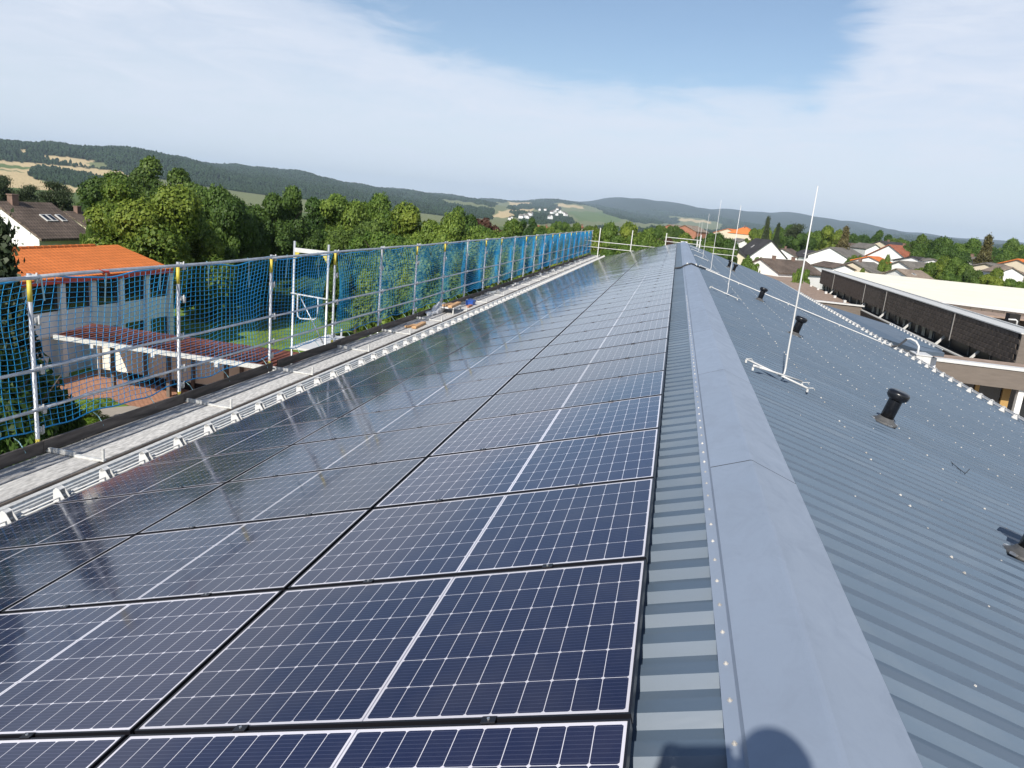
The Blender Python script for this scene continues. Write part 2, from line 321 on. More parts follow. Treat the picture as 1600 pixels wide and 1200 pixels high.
# per image column: height above the calibrated horizon (px at f) at each radius; first three radii use absolute z
COLS = {
 -900: [-40, -34, -12, 10, 24, 14, 8, 5],
 -300: [-42, -38, -10, 14, 24, 18, 8, 5],
    0: [-45, -40, -12, 24, 20, 10, 6, 4],
  100: [-44, -38, -9, 27, 20, 10, 6, 4],
  200: [-42, -36, -6, 28, 24, 10, 6, 4],
  400: [-40, -36, -14, 8, 21, 12, 6, 4],
  600: [-36, -34, -20, -4, 10, 6, 5, 4],
  700: [-34, -30, -20, -8, 3, 7, 6, 4],
  800: [-32, -28, -20, -8, 2, 9, 6, 5],
  880: [-30, -26, -18, -7, 4, 14, 18, 10],
 1000: [-30, -26, -18, -10, -1, 10, 30, 14],
 1060: [-30, -26, -18, -10, -2, 10, 28, 14],
 1200: [-30, -26, -18, -10, -2, 8, 29, 14],
 1300: [-30, -26, -16, -8, -2, 8, 28, 14],
 1390: [-30, -25, -14, -4, 4, 10, 24, 14],
 1420: [-30, -24, -10, 0, 6, 12, 20, 14],
 1500: [-30, -22, -6, 2, 8, 13, 17, 14],
 1600: [-30, -22, -4, 4, 9, 13, 17, 14],
 2600: [-30, -22, -4, 4, 9, 13, 16, 14],
}
def az_of(x, y=300): r = ray(x, y); return math.atan2(r.x, r.y)
def hzy(x):
    lo, hi_ = -400, 900
    for _ in range(40):
        m_ = (lo+hi_)/2
        if ray(x, m_).z > 0: lo = m_
        else: hi_ = m_
    return lo
colx = sorted(COLS); cola = np.array([az_of(x, hzy(x)) for x in colx])
logr = np.log(np.array(RAD, float))
tab = []
for x in colx:
    r_ = ray(x, hzy(x)); k = math.hypot(r_.x, r_.y)
    fx = math.sqrt(F*F + (x-800)**2)          # px per unit tangent at this column
    zz = [GZ, GZ, -9.3, -10.5]
    zz += [1.39 + e/fx*rr for e, rr in zip(COLS[x], RAD[4:])]
    tab.append(zz)
tab = np.array(tab)
def smooth_interp(t): return t*t*(3-2*t)
def terr(az, r):
    az = np.asarray(az, float); r = np.asarray(r, float)
    lr = np.log(np.maximum(r, 2.001)); i = np.clip(np.searchsorted(logr, lr)-1, 0, len(RAD)-2); t = np.clip((lr-logr[i])/(logr[i+1]-logr[i]), 0, 1)
    a = np.clip(az, cola[0], cola[-1]); j = np.clip(np.searchsorted(cola, a)-1, 0, len(cola)-2); u = (a-cola[j])/(cola[j+1]-cola[j])
    u = smooth_interp(np.clip(u, 0, 1)); t = np.where(i < 9, t, t)
    t = 0.35*t + 0.65*smooth_interp(t)
    z = (tab[j, i]*(1-t)+tab[j, i+1]*t)*(1-u) + (tab[j+1, i]*(1-t)+tab[j+1, i+1]*t)*u
    w = np.clip((r-700)/2500, 0, 1)*0.0016*r
    z = z + w*(np.sin(az*31+r*0.0011)+0.6*np.sin(az*83+1.3+r*0.0023)+0.35*np.sin(az*171+r*0.004))
    return z
def terr_xy(x, y): return float(terr(math.atan2(x-CAM.x, y-CAM.y), math.hypot(x-CAM.x, y-CAM.y)))
def project(P):
    """world points (n,3) -> photo pixels, used to lay the fields out on the land"""
    Q = (np.asarray(P)-np.array(CAM)) @ np.array(MC)
    return 800+F*Q[:, 0]/Q[:, 1], 600-F*Q[:, 2]/Q[:, 1], Q[:, 1]
def inpoly(px, py, poly):
    c = np.zeros(len(px), bool); n = len(poly)
    for i in range(n):
        x1, y1 = poly[i]; x2, y2 = poly[(i+1) % n]
        if y1 == y2: continue
        k = ((y1 > py) != (y2 > py)) & (px < (x2-x1)*(py-y1)/(y2-y1)+x1); c ^= k
    return c
WHEAT, GREEN, WOOD, MEAD = (0.52, 0.41, 0.23), (0.12, 0.17, 0.06), (0.020, 0.034, 0.018), (0.17, 0.19, 0.09)
FIELDS = [  # (polygon in photo px, colour, wooded)
 ([(20, 233), (43, 233), (44, 243), (37, 244)], WHEAT, 0),
 ([(62, 242), (103, 245), (150, 252), (136, 261), (110, 257), (79, 250)], WHEAT, 0),
 ([(-90, 246), (0, 251), (33, 253), (92, 258), (132, 262), (190, 268), (205, 276), (190, 284), (165, 280), (135, 273), (95, 266), (60, 284), (0, 290), (-90, 290)], WHEAT, 0),
 ([(-90, 251), (0, 256), (53, 262), (49, 265), (0, 262), (-90, 259)], GREEN, 0),
 ([(-90, 262), (0, 264), (40, 269), (38, 271), (-90, 267)], MEAD, 0),
 ([(0, 266), (42, 270), (50, 279), (70, 286), (103, 290), (174, 302), (190, 312), (150, 325), (60, 330), (-90, 320), (-90, 262)], WHEAT, 0),
 ([(44, 274), (53, 262), (73, 261), (92, 265), (117, 270), (143, 274), (175, 285), (180, 301), (143, 295), (110, 290), (84, 286), (60, 281)], WOOD, 1),
 ([(-90, 232), (0, 237), (18, 237), (37, 241), (42, 254), (22, 253), (0, 250), (-90, 244)], WOOD, 1),
 ([(42, 243), (80, 251), (112, 258), (95, 259), (42, 253)], WOOD, 1),
 ([(136, 253), (160, 254), (175, 264), (140, 262)], MEAD, 0),
 ([(690, 311), (728, 315), (775, 324), (790, 329), (740, 327), (690, 318)], MEAD, 0),
 ([(772, 316), (870, 317), (1010, 326), (1080, 337), (1130, 350), (1130, 362), (765, 352)], MEAD, 0),
 ([(790, 314), (830, 315), (838, 319), (800, 322)], WHEAT, 0),
 ([(780, 330), (836, 324), (835, 329), (800, 340), (770, 340)], WHEAT, 0),
 ([(795, 323), (835, 318), (856, 316), (872, 322), (874, 329), (850, 334), (838, 326), (797, 328)], WOOD, 1),
 ([(868, 318), (912, 322), (912, 326), (872, 323)], WHEAT, 0),
 ([(884, 330), (940, 331), (975, 342), (960, 348), (905, 345)], GREEN, 0),
 ([(936, 327), (975, 327), (1015, 336), (1060, 342), (1060, 350), (1000, 349), (950, 336)], WOOD, 1),
 ([(800, 333), (835, 335), (880, 338), (900, 350), (820, 350)], WOOD, 1),
 ([(960, 322), (985, 325), (984, 328), (962, 325)], WHEAT, 0),
 ([(968, 325), (990, 330), (985, 331), (970, 328)], WHEAT, 0),
 ([(1062, 340), (1110, 346), (1110, 349), (1062, 345)], WHEAT, 0),
]
NA, NR = 1000, 190
azs = np.concatenate([np.linspace(-math.pi, cola[0]-0.01, 60, endpoint=False), np.linspace(cola[0], R(28), NA), np.linspace(R(28.5), math.pi, 60)])
rs = np.concatenate([np.linspace(2, 60, 12, endpoint=False), np.geomspace(60, 800, 40, endpoint=False), np.geomspace(800, 11000, NR)])
AZ, RR = np.meshgrid(azs, rs, indexing='ij'); ZZ = terr(AZ, RR)
PTS = np.stack([CAM.x+RR*np.sin(AZ), CAM.y+RR*np.cos(AZ), ZZ], -1).reshape(-1, 3)
px, py, dep = project(PTS); rr_ = RR.reshape(-1)
front = dep > 1
col = np.empty((len(PTS), 4)); col[:] = (0.085, 0.125, 0.035, 1)
far = rr_ > 900
wood = np.zeros(len(PTS), bool)
base = far & (rr_ > 1500); col[base, :3] = WOOD; wood |= base
col[far & ~base, :3] = MEAD
lft = far & (rr_ < 1500) & ((px < 225) | (px > 690)); col[lft, :3] = MEAD; wood &= ~lft
jx = px + 2.0*np.sin(py*0.9+px*0.13); jy = py + 0.8*np.sin(px*0.31)
for poly, c, wd in FIELDS:
    k = inpoly(jx, jy, poly) & far & front
    k &= (rr_ < 5600)
    col[k, :3] = c; wood[k] = bool(wd)
me = bpy.data.meshes.new('ground'); na, nr = len(azs), len(rs)
idx = np.arange(na*nr).reshape(na, nr)
q = np.stack([idx[:-1, :-1], idx[:-1, 1:], idx[1:, 1:], idx[1:, :-1]], -1).reshape(-1, 4)
wrap = np.stack([idx[-1, :-1], idx[-1, 1:], idx[0, 1:], idx[0, :-1]], -1)[:, :]
q = np.concatenate([q, wrap]); center = len(PTS)
PTS2 = np.concatenate([PTS, [[CAM.x, CAM.y, GZ]]])
me.vertices.add(len(PTS2)); me.vertices.foreach_set('co', PTS2.reshape(-1))
me.loops.add(len(q)*4); me.loops.foreach_set('vertex_index', q[:, ::-1].reshape(-1).astype(np.int32))
me.polygons.add(len(q)); me.polygons.foreach_set('loop_start', np.arange(0, len(q)*4, 4, dtype=np.int32)); me.polygons.foreach_set('use_smooth', np.ones(len(q), bool))
ca = me.attributes.new('land', 'FLOAT_COLOR', 'POINT'); ca.data.foreach_set('color', np.concatenate([col, [[0.1, 0.14, 0.04, 1]]]).reshape(-1))
me.update(calc_edges=True); me.validate()
gm = bpy.data.materials.new('land'); gm.use_nodes = True; nt = gm.node_tree; b = nt.nodes['Principled BSDF']; b.inputs['Roughness'].default_value = 1; b.inputs['Specular IOR Level'].default_value = 0.1
at_ = nt.nodes.new('ShaderNodeAttribute'); at_.attribute_name = 'land'
tcn = nt.nodes.new('ShaderNodeTexCoord'); n1 = nt.nodes.new('ShaderNodeTexNoise'); n1.inputs['Scale'].default_value = 0.35; n1.inputs['Detail'].default_value = 10; nt.links.new(tcn.outputs['Object'], n1.inputs['Vector'])
hs = nt.nodes.new('ShaderNodeHueSaturation'); mr = nt.nodes.new('ShaderNodeMapRange'); nt.links.new(n1.outputs[0], mr.inputs[0]); mr.inputs[1].default_value = 0.3; mr.inputs[2].default_value = 0.7; mr.inputs[3].default_value = 0.72; mr.inputs[4].default_value = 1.3
nt.links.new(mr.outputs[0], hs.inputs['Value']); nt.links.new(at_.outputs['Color'], hs.inputs['Color']); nt.links.new(hs.outputs[0], b.inputs['Base Color'])
me.materials.append(gm)
tag(put('ground', me), kind='structure')

# woods on the far hills: thousands of crowns, one mass
def crowns_mesh(name, P, rad, hgt, m, seed=1):
    g = np.random.default_rng(seed)
    bm = bmesh.new(); bmesh.ops.create_icosphere(bm, subdivisions=1, radius=1); bv = np.array([v.co[:] for v in bm.verts]); bf = np.array([[v.index for v in f.verts] for f in bm.faces])
    keep = bv[bf].mean(1)[:, 2] > -0.35; bf = bf[keep]; bm.free()
    n = len(P); V = bv[None]*(1+0.28*g.normal(size=(n, len(bv), 1))); V[:, :, 0] *= rad[:, None]; V[:, :, 1] *= rad[:, None]; V[:, :, 2] = V[:, :, 2]*hgt[:, None]*0.6+hgt[:, None]*0.45
    V += P[:, None, :]; Fc = bf[None]+(np.arange(n)*len(bv))[:, None, None]
    me = bpy.data.meshes.new(name); Fc = Fc.reshape(-1, 3); me.vertices.add(n*len(bv)); me.vertices.foreach_set('co', V.reshape(-1))
    me.loops.add(len(Fc)*3); me.loops.foreach_set('vertex_index', Fc.reshape(-1).astype(np.int32)); me.polygons.add(len(Fc)); me.polygons.foreach_set('loop_start', np.arange(0, len(Fc)*3, 3, dtype=np.int32))
    me.update(calc_edges=True); me.materials.append(m); return me
M['farwood'] = mat('distant_wood_leaves', (0.024, 0.043, 0.023), 0.9, noise=0.5, nscale=0.02, spec=0.1)
wi = np.where(wood & (px > -80) & (px < 1680) & (py > 150) & (rr_ < 6600))[0]
wi = wi[rng.random(len(wi)) < 0.75]
wp = PTS[wi].copy(); sc_ = rr_[wi]*0.0011
wp[:, :2] += rng.normal(size=(len(wi), 2))*sc_[:, None]*1.3
rad_ = sc_*rng.uniform(1.2, 2.1, len(wi)); rad_ = np.clip(rad_, 2.2, 9)*np.where(rr_[wi] < 1900, 0.8, 1)
for i in range(len(wp)): pass
wp[:, 2] = terr(np.arctan2(wp[:, 0]-CAM.x, wp[:, 1]-CAM.y), np.hypot(wp[:, 0]-CAM.x, wp[:, 1]-CAM.y))
o = put('distant_woodland', crowns_mesh('distant_woodland', wp, rad_, np.where(rr_[wi] < 1900, rng.uniform(3.5, 7, len(wi)), rng.uniform(6, 11, len(wi))), M['farwood']))
tag(o, 'dark green woods covering the distant hills and field edges', 'woodland', kind='stuff')

# ------------------------------------------------------------------ paving and lawn on the left (ground level)
def sheet(name, poly, z, m, uv=True, thick=0.0):
    me = bpy.data.meshes.new(name); me.from_pydata([(x, y, z) for x, y in poly], [], [tuple(range(len(poly)))]); me.materials.append(m); me.update()
    if me.polygons[0].normal.z < 0: me.flip_normals()
    planar_uv(me, lambda c, n: (c.x, c.y)); return tag(put(name, me), kind='structure')
M['lawn'] = mat('mown_lawn', (0.15, 0.23, 0.045), 0.95, noise=0.25, nscale=0.8, bump=0.5, bscale=25, spec=0.1, detail=9)
sheet('lawn', [(-60, 12), (-9, 12), (-9, 75), (-60, 75)], GZ+0.02, M['lawn'])
sheet('plaza', [(-26, 24.2), (-24.0, 23.4), (-22.2, 24.2), (-19.6, 23.6), (-17.5, 22.2), (-10, 22.2), (-10, 28.6), (-26, 28.6)], GZ+0.05, M['paving'])
gp = lambda x, y: tuple(atZ(x, y, GZ)[:2])
sheet('path', [gp(104, 676), gp(160, 640), gp(205, 636), gp(262, 645), (-10, 23.6), (-10, 12), (-16, 12)], GZ+0.054, M['conc'])

# ------------------------------------------------------------------ the school hall under the panels
YA, YB = -7.34, 57.66
XR, ZR = 0.5377, 0.0953
zl = lambda x, off=0.0: (x-XR)*T + ZR-0.0417+off          # crown plane of the left roof
zr = lambda x, off=0.0: -(x-XR)*T + ZR-0.0417+off         # crown plane of the right roof
hall = thing('school_hall', 'long hall with grey-blue ribbed metal roof that carries the solar panels', 'building', (0, 25, GZ))
hall_off = Vector((0, -25, -GZ))
def hp(o): o.parent = hall; o.location = Vector(o.location)+hall_off; return o
# trapezoid sheet, local x = down the slope, y = along ridge
def sheet_mesh(name, length):
    prof = []; y = 0.0
    for k in range(5):
        prof += [(y, -0.036), (y+0.064, -0.036), (y+0.098, 0.0), (y+0.166, 0.0), (y+0.200, -0.036)]; y += 0.2
    prof = prof[:1]+[p for i, p in enumerate(prof[1:]) if p != prof[i]]
    prof += [(1.064, -0.031), (1.0975, 0.006), (1.168, 0.006), (1.174, -0.001), (1.1745, -0.009)]
    b_ = MB(); n = len(prof)
    for x in (0, length): b_.v += [(x, p[0], p[1]) for p in prof]
    for i in range(n-1): b_.f.append((i, i+n, i+n+1, i+1)); b_.m.append(0)
    # turned-down eave end
    b_.v += [(length, p[0], p[1]-0.004) for p in prof]
    for i in range(n-1): b_.f.append((i+n, i+2*n, i+2*n+1, i+1+n)); b_.m.append(0)
    return b_.mesh(name, M['sheet'])
LL = (XR+6.02)/CO; LR = (7.82-XR)/CO
ms_r = sheet_mesh('roof_sheet', LR); ms_l = sheet_mesh('roof_sheet', LL)
for k in range(65):
    y0 = YA+k
    o = put('roof_sheet', ms_r, None, (XR, y0, ZR-0.0417), (0, TH, 0)); hp(o)
    o = put('roof_sheet', ms_l, None, (XR, y0, ZR-0.0417), (0, TH, 0)); hp(o); o.scale = (-1, 1, 1); o.rotation_euler = (0, -TH, 0)
# walls under the roof
b_ = MB(); zt = -2.35
for (x0, x1, y0, y1) in ((-5.4, 7.2, YA+0.4, YB-0.4),):
    b_.box(((x0+x1)/2, (y0+y1)/2, (GZ+zt)/2), (x1-x0, y1-y0, zt-GZ))
b_.add([(-5.4, YA+.4, zt), (7.2, YA+.4, zt), (XR, YA+.4, ZR-.12), (-5.4, YB-.4, zt), (7.2, YB-.4, zt), (XR, YB-.4, ZR-.12)], [(0, 1, 2), (3, 5, 4)])
hp(b_.build('wall', M['beige']))
b_ = MB()
for k in range(20):
    y = YA+3+k*3; b_.box((-5.4-0.012, y, GZ+3.6), (0.06, 1.6, 1.5)); b_.box((7.2+0.012, y, GZ+3.4), (0.06, 1.6, 1.5))
hp(b_.build('window_band', M['glass']))
# ridge cap pieces
cap_prof = [(0.268, -0.018), (0.312, -0.006), (0.318, 0.014), (0.505, 0.084), (0.525, 0.0925), (0.5377, 0.0953), (0.551, 0.0925), (0.572, 0.083), (0.802, -0.006), (0.803, -0.026)]
def cap_mesh(y0, y1, lift):
    b_ = MB(); n = len(cap_prof); segs = 4; V = []
    for s in range(segs+1):
        y = y0+(y1-y0)*s/segs
        V += [(x, y, z+lift*(s/segs)+0.0005) for x, z in cap_prof]
    b_.v = V
    for s in range(segs):
        for i in range(n-1): b_.f.append((s*n+i, s*n+i+1, (s+1)*n+i+1, (s+1)*n+i)); b_.m.append(0)
    # lip at the overlapping end
    o_ = len(b_.v); b_.v += [(x, y1, z+lift-0.005) for x, z in cap_prof]
    for i in range(n-1): b_.f.append((segs*n+i, segs*n+i+1, o_+i+1, o_+i)); b_.m.append(0)
    # dark strip where the next piece begins, painting in the lap's shadow line
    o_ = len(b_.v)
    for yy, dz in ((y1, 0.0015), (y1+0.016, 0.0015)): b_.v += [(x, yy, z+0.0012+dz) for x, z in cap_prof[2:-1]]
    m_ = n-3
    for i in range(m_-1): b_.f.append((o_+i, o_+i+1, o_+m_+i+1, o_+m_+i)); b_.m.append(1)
    return b_
edges = [2.35+2.83*k for k in range(-4, 20)]
edges = [YA-0.02]+[e for e in edges if YA+0.5 < e < YB-0.5]+[YB+0.03]
for a, c in zip(edges[:-1], edges[1:]): 
    me = cap_mesh(a, c+0.06, 0.0035).mesh('ridge_cap', [M['cap'], M['rubber_lap_shade']])  # second slot colours the painted lap shadow
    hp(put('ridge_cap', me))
b_ = MB(); b_.box((XR, YB+0.03, 0.03), (0.5, 0.03, 0.14)); hp(b_.build('ridge_end_plate', M['whitemetal']))
# screws along the cap flange
def screw_bm(b_, P, nrm, r=0.011, mi=0):
    q_ = Vector((0, 0, 1)).rotation_difference(nrm).to_matrix(); b_.lathe([(r, 0), (r, 0.003), (r*0.55, 0.004), (r*0.5, 0.009)], 6, mi, P, q_)
NLv = Vector((-SI, 0, CO)); NRv = Vector((SI, 0, CO))
b_ = MB(); screw_bm(b_, (0, 0, 0), NLv, 0.0085); scl = b_.mesh('screw', M['screw'])
b_ = MB(); screw_bm(b_, (0, 0, 0), NRv, 0.0105); scr = b_.mesh('screw', M['screw'])
for k in range(75):
    y = YA+0.132+0.2*(k+30); hp(put('screw', scl, None, (0.292, y, -0.0105)))
# right roof screws
SP = []
rowsX = [XR+0.68+0.44*j for j in range(16)]
for k in range(65):
    ys = YA+k+0.136
    for j, x in enumerate(rowsX): 
        if random.random() < 0.9: SP.append((x+random.uniform(-.02, .02), ys+1.0-0.2+0.2))
    for j, x in enumerate(rowsX[1::2]):
        for dy in (0.4, 0.8 if j % 2 else 0.6):
            if random.random() < 0.92: SP.append((x+0.02*random.random()+0.01, ys+dy))
SP = [p for p in SP if p[0] < 7.7]
SP.sort(key=lambda p: (p[0]-CAM.x)**2+(p[1]-CAM.y)**2+(0 if p[1] > -0.5 else 900))
for x, y in SP[:215]: hp(put('screw', scr, None, (x, y, zr(x)+0.001)))
b_ = MB(); SPf = [p for p in SP[215:]]
for x, y in SPf: b_.lathe([(0.0105, 0), (0.0105, 0.004), (0.006, 0.009)], 5, 0, (x, y, zr(x)+0.001), Vector((0, 0, 1)).rotation_difference(NRv).to_matrix())
hp(tag(b_.build('far_screw', M['screw']), kind='stuff'))
# gutters
b_ = MB()
def gutter(X, Z, y0, y1, r):
    n = 8; pr = [(X+r*math.cos(math.pi+math.pi*k/n), Z+r*math.sin(math.pi+math.pi*k/n)) for k in range(n+1)]
    V = []
    for y in (y0, y1): V += [(p[0], y, p[1]) for p in pr]
    b_.add(V, [(i, i+1, i+n+2, i+n+1) for i in range(n)])
gutter(7.90, zr(7.82)-0.02, YA, YB, 0.075); gutter(-6.10, zl(-6.02)-0.03, YA, YB, 0.06)
o = b_.build('gutter', M['whitemetal']); so_ = o.modifiers.new('thick', 'SOLIDIFY'); so_.thickness = 0.004; hp(o)

# ------------------------------------------------------------------ solar panels
PW, PH, PG = 1.72, 1.045, 0.020
b_ = MB(); hw, hh, lip, td = PW/2, PH/2, 0.0085, 0.034
for (cx, cy, dx, dy) in ((0, hh-lip/2, PW, lip), (0, -hh+lip/2, PW, lip), (hw-lip/2, 0, lip, PH-2*lip), (-hw+lip/2, 0, lip, PH-2*lip)):
    b_.box((cx, cy, -td/2), (dx, dy, td))
frame_me = b_.mesh('frame', M['frame'])
b_ = MB(); b_.box((0, 0, -0.0045), (PW-2*lip, PH-2*lip, 0.006)); pane_me = b_.mesh('cell_glass', M['cells'])
b_ = MB(); b_.box((0, 0, -0.001), (0.045, 0.030, 0.005)); b_.lathe([(0.005, 0.001), (0.005, 0.006)], 6, 1)
clamp_me = b_.mesh('clamp', [M['frame'], M['alu']])
def panel_at(c, k):
    v = c*(PW+PG)+PW/2; y = (k+0.5)*1.065
    return Vector((-v*CO, y, -v*SI))
proto = None; colname = ['in the column along the ridge', 'in the middle column', 'in the column by the scaffold']
K0, K1 = -3, 51
for k in range(K0, K1):
    for c in range(3):
        jit = random.uniform(-0.0016, 0.0016)
        if proto is None:
            p_ = thing('solar_panel', 'x', 'solar panel', group='solar panels on the left roof slope'); put('frame', frame_me, p_); put('cell_glass', pane_me, p_)
            for sx in (-0.43, 0.43): put('clamp', clamp_me, p_, (sx, -PH/2-0.010, 0.0035))
            proto = p_
        else: p_ = copy_tree(proto)
        p_.location = panel_at(c, k); p_.rotation_euler = (random.uniform(-0.0024, 0.0024), -TH+random.uniform(-0.0016, 0.0016), 0)
        n_ = k-K0-1
        if n_ <= 0: lab = 'solar panel %s, just out of frame at the bottom' % colname[c] if n_ == 0 else 'rearmost solar panel %s, behind the camera' % colname[c]
        else: lab = 'dark blue solar panel %s, %s from the front' % (colname[c], ordi(n_))
        p_['label'] = lab
rack = thing('mounting_rack', 'aluminium rails under the solar panels, seen in the dark gaps', 'mounting rack', (0, 25, 0))
for c in range(3):
    for sx in (-0.43, 0.43):
        v = c*(PW+PG)+PW/2-sx; b_ = MB(); b_.box((-v*CO+SI*0.058, 2+25-25-1.0, -v*SI-CO*0.058), (0.04, 58.0, 0.045), Matrix.Rotation(-TH, 3, 'Y')); b_.build('rail', M['alu'], rack)
    
# ------------------------------------------------------------------ snow guards along the eaves
def guard(name, label, side, X, Yl, pitch, y_off, rod=True):
    g = thing(name, label, 'snow guard', (X, Yl[0], 0))
    zf = zl if side < 0 else zr; nrm = NLv if side < 0 else NRv; a = side*TH
    s = side
    def P(u, y, h): # u: metres down the slope from X, h: height above the sheet
        x = X+s*u*CO; return Vector((x-X+nrm.x*h, y-Yl[0], zf(X)-u*SI+nrm.z*h))
    # bracket: pressed triangular plate with a foot
    b_ = MB(); w = 0.035
    def prism(pts, y0, y1):
        n = len(pts); V = [P(u, y0+Yl[0], h) for u, h in pts]+[P(u, y1+Yl[0], h) for u, h in pts]
        b_.add(V, [tuple(range(n)), tuple(range(2*n-1, n-1, -1))]+[(i, i+n, (i+1) % n+n, (i+1) % n) for i in range(n)])
    prism([(-0.03, 0.003), (0.10, 0.003), (0.10, 0.009), (-0.03, 0.009)], -w, w)
    for y_ in (-w, w-0.004): prism([(-0.03, 0.009), (0.10, 0.009), (0.065, 0.115), (0.035, 0.13), (0.012, 0.115)], y_, y_+0.004)
    prism([(0.060, 0.115), (0.035, 0.13), (0.028, 0.122), (0.010, 0.110), (0.014, 0.102), (0.052, 0.104)], -w, w)
    prism([(0.096, 0.009), (0.064, 0.112), (0.060, 0.110), (0.090, 0.009)], -w*0.6, w*0.6)
    tb = MB(); tb.box(P(0.10, 0+Yl[0], 0.012), (0.16, 0.07, 0.008), Matrix.Rotation(a, 3, 'Y')); tb.box(P(0.17, 0+Yl[0], 0.035), (0.02, 0.07, 0.05)); tabme = tb.mesh('foot_tab', M['whitemetal'])
    bme = b_.mesh('bracket', M['whitemetal']); 
    if side < 0: bme.transform(Matrix.Diagonal((1.2, 1.0, 1.3, 1)))
    y = Yl[0]+y_off
    while y < Yl[1]:
        put('bracket', bme, g, (0, y-Yl[0], (0.3*zf(X) if False else (zf(X)*(1-1.3) if side < 0 else 0))))
        if side < 0 and y < 32: put('foot_tab', tabme, g, (0, y-Yl[0]+pitch*0.5, 0))
        y += pitch
    for u, h, r_ in (((0.04, 0.10, 0.011), (0.075, 0.045, 0.011)) if side > 0 else ((0.03, 0.075, 0.010), (0.08, 0.035, 0.010))):
        b_ = MB(); b_.tube([P(u, Yl[0], h), P(u, Yl[1], h)], r_, 8); b_.build('rod', M['whitemetal'], g, True)
    if side < 0:   # flat profiles outside the brackets
        for u, ww, h in ((0.22, 0.045, 0.070), (0.37, 0.06, 0.065), (0.58, 0.13, 0.065)):
            b_ = MB(); V = [P(u-ww/2, Yl[0], h), P(u+ww/2, Yl[0], h), P(u+ww/2, Yl[1], h), P(u-ww/2, Yl[1], h), P(u-ww/2, Yl[0], h-0.02), P(u+ww/2, Yl[0], h-0.02), P(u+ww/2, Yl[1], h-0.02), P(u-ww/2, Yl[1], h-0.02)]
            b_.add(V, [(0, 1, 2, 3), (7, 6, 5, 4), (0, 4, 5, 1), (1, 5, 6, 2), (2, 6, 7, 3), (3, 7, 4, 0)]); b_.build('profile', M['galvw'], g)
    return g
guard('snow_guard', 'pale metal snow guard along the lower edge of the solar panels', -1, -5.17, (-3, 56.5), 0.57, 0.27)
guard('snow_guard', 'white bracketed snow guard on the near part of the right-hand eave', 1, 7.44, (-4, 29.6), 0.66, 0.3)
guard('snow_guard', 'white bracketed snow guard on the far part of the right-hand eave', 1, 7.46, (30.0, 45.5), 0.66, 0.3)

# ------------------------------------------------------------------ vents
def vent(x, y, label, s=1.0, tilt=TH):
    g = thing('roof_vent', label, 'vent pipe', (x, y, zr(x)), (0, TH, random.uniform(-.3, .3)), 'black vent pipes on the right roof slope'); g.scale = (0.88, 0.88, 0.80); g.rotation_euler.y = TH*0.85
    b_ = MB(); b_.lathe([(0.080, 0.02), (0.080, 0.36), (0.078, 0.38)], 24); b_.build('pipe', M['blackp'], g, True)
    b_ = MB(); b_.lathe([(0.082, 0.335), (0.100, 0.345), (0.118, 0.365), (0.128, 0.385), (0.130, 0.43), (0.124, 0.448), (0.105, 0.462), (0.085, 0.470), (0.060, 0.473), (0.012, 0.470)], 28); b_.build('cowl', M['blackp'], g, True)
    b_ = MB(); b_.lathe([(0.150, -0.012), (0.152, 0.012), (0.135, 0.026), (0.105, 0.045), (0.088, 0.075), (0.082, 0.078)], 24); b_.build('flashing', M['flash'], g, True)
    b_ = MB()
    for a in range(4):
        rm = Matrix.Rotation(a*math.pi/2+0.4, 3, 'Z'); b_.box(rm @ Vector((0.152, 0, 0.012)), (0.035, 0.05, 0.018), rm)
    b_.build('clip', M['alu'], g)
for i, (x, y) in enumerate([(2.42, 3.17), (2.41, 6.62), (2.42, 13.35), (2.46, 20.35), (2.80, 35.9), (2.75, 38.9)]):
    vent(x, y, ['black vent pipe cut off by the right edge of the photo', 'tall black vent pipe standing alone in the middle of the right slope', 'black vent pipe just behind the nearest lightning rod',
                'black vent pipe touching the white conduit on the right slope', 'nearer of two small black vent pipes close together far along the roof', 'farther of two small black vent pipes close together far along the roof'][i])

# ------------------------------------------------------------------ lightning rods
def rod(y, h, label, cross=True):
    g = thing('lightning_rod', label, 'lightning rod', (1.27, y, zr(1.27)+0.035), group='lightning rods beside the ridge')
    b_ = MB(); pts = [(-0.06, -0.02, 0.02), (-0.03, -0.012, 0.022), (0.0, 0, 0.05), (0.006, 0, 0.12), (0.0, 0, 0.30), (0, 0, 1.0), (0, 0, h)]
    b_.tube(pts, [0.008, 0.010, 0.0105, 0.0105, 0.0095, 0.0085, 0.005], 8); b_.build('mast', M['whitemetal'], g, True)
    bars = [((-0.40, 0.12), (0.24, -0.13))]+([((-0.36, -0.25), (0.22, 0.12))] if cross else [])
    for n_, ((x0, y0), (x1, y1)) in enumerate(bars):
        b_ = MB(); b_.tube([(x0, y0, -x0*T+0.018+n_*0.014), (x1, y1, -x1*T+0.018+n_*0.014)], 0.0105, 8); b_.build('foot_bar', M['whitemetal'], g, True)
        for (ex, ey) in ((x0, y0), (x1, y1)):
            b_ = MB(); b_.box((ex, ey, -ex*T-0.005), (0.02, 0.04, 0.03)); b_.tube([(ex, ey, -ex*T+0.02), (ex+0.05, ey-0.04, -ex*T+0.035), (ex+0.07, ey-0.02, -ex*T+0.01)], 0.005, 6); b_.build('clamp', M['galvw'], g)
for i, (y, h, la) in enumerate([(6.45, 2.02, 'tallest nearest white lightning rod on crossed foot bars'), (16.4, 2.05, 'second white lightning rod, base in front of the white conduit'), (25.9, 2.45, 'third lightning rod, base just past the white conduit'),
                  (35.2, 2.1, 'fourth lightning rod, near the two small vent pipes'), (43.8, 1.8, 'fifth lightning rod, toward the far end of the roof'), (50.0, 1.8, 'sixth and farthest lightning rod by the gable')]):
    rod(y, h, la, cross=(i == 0))

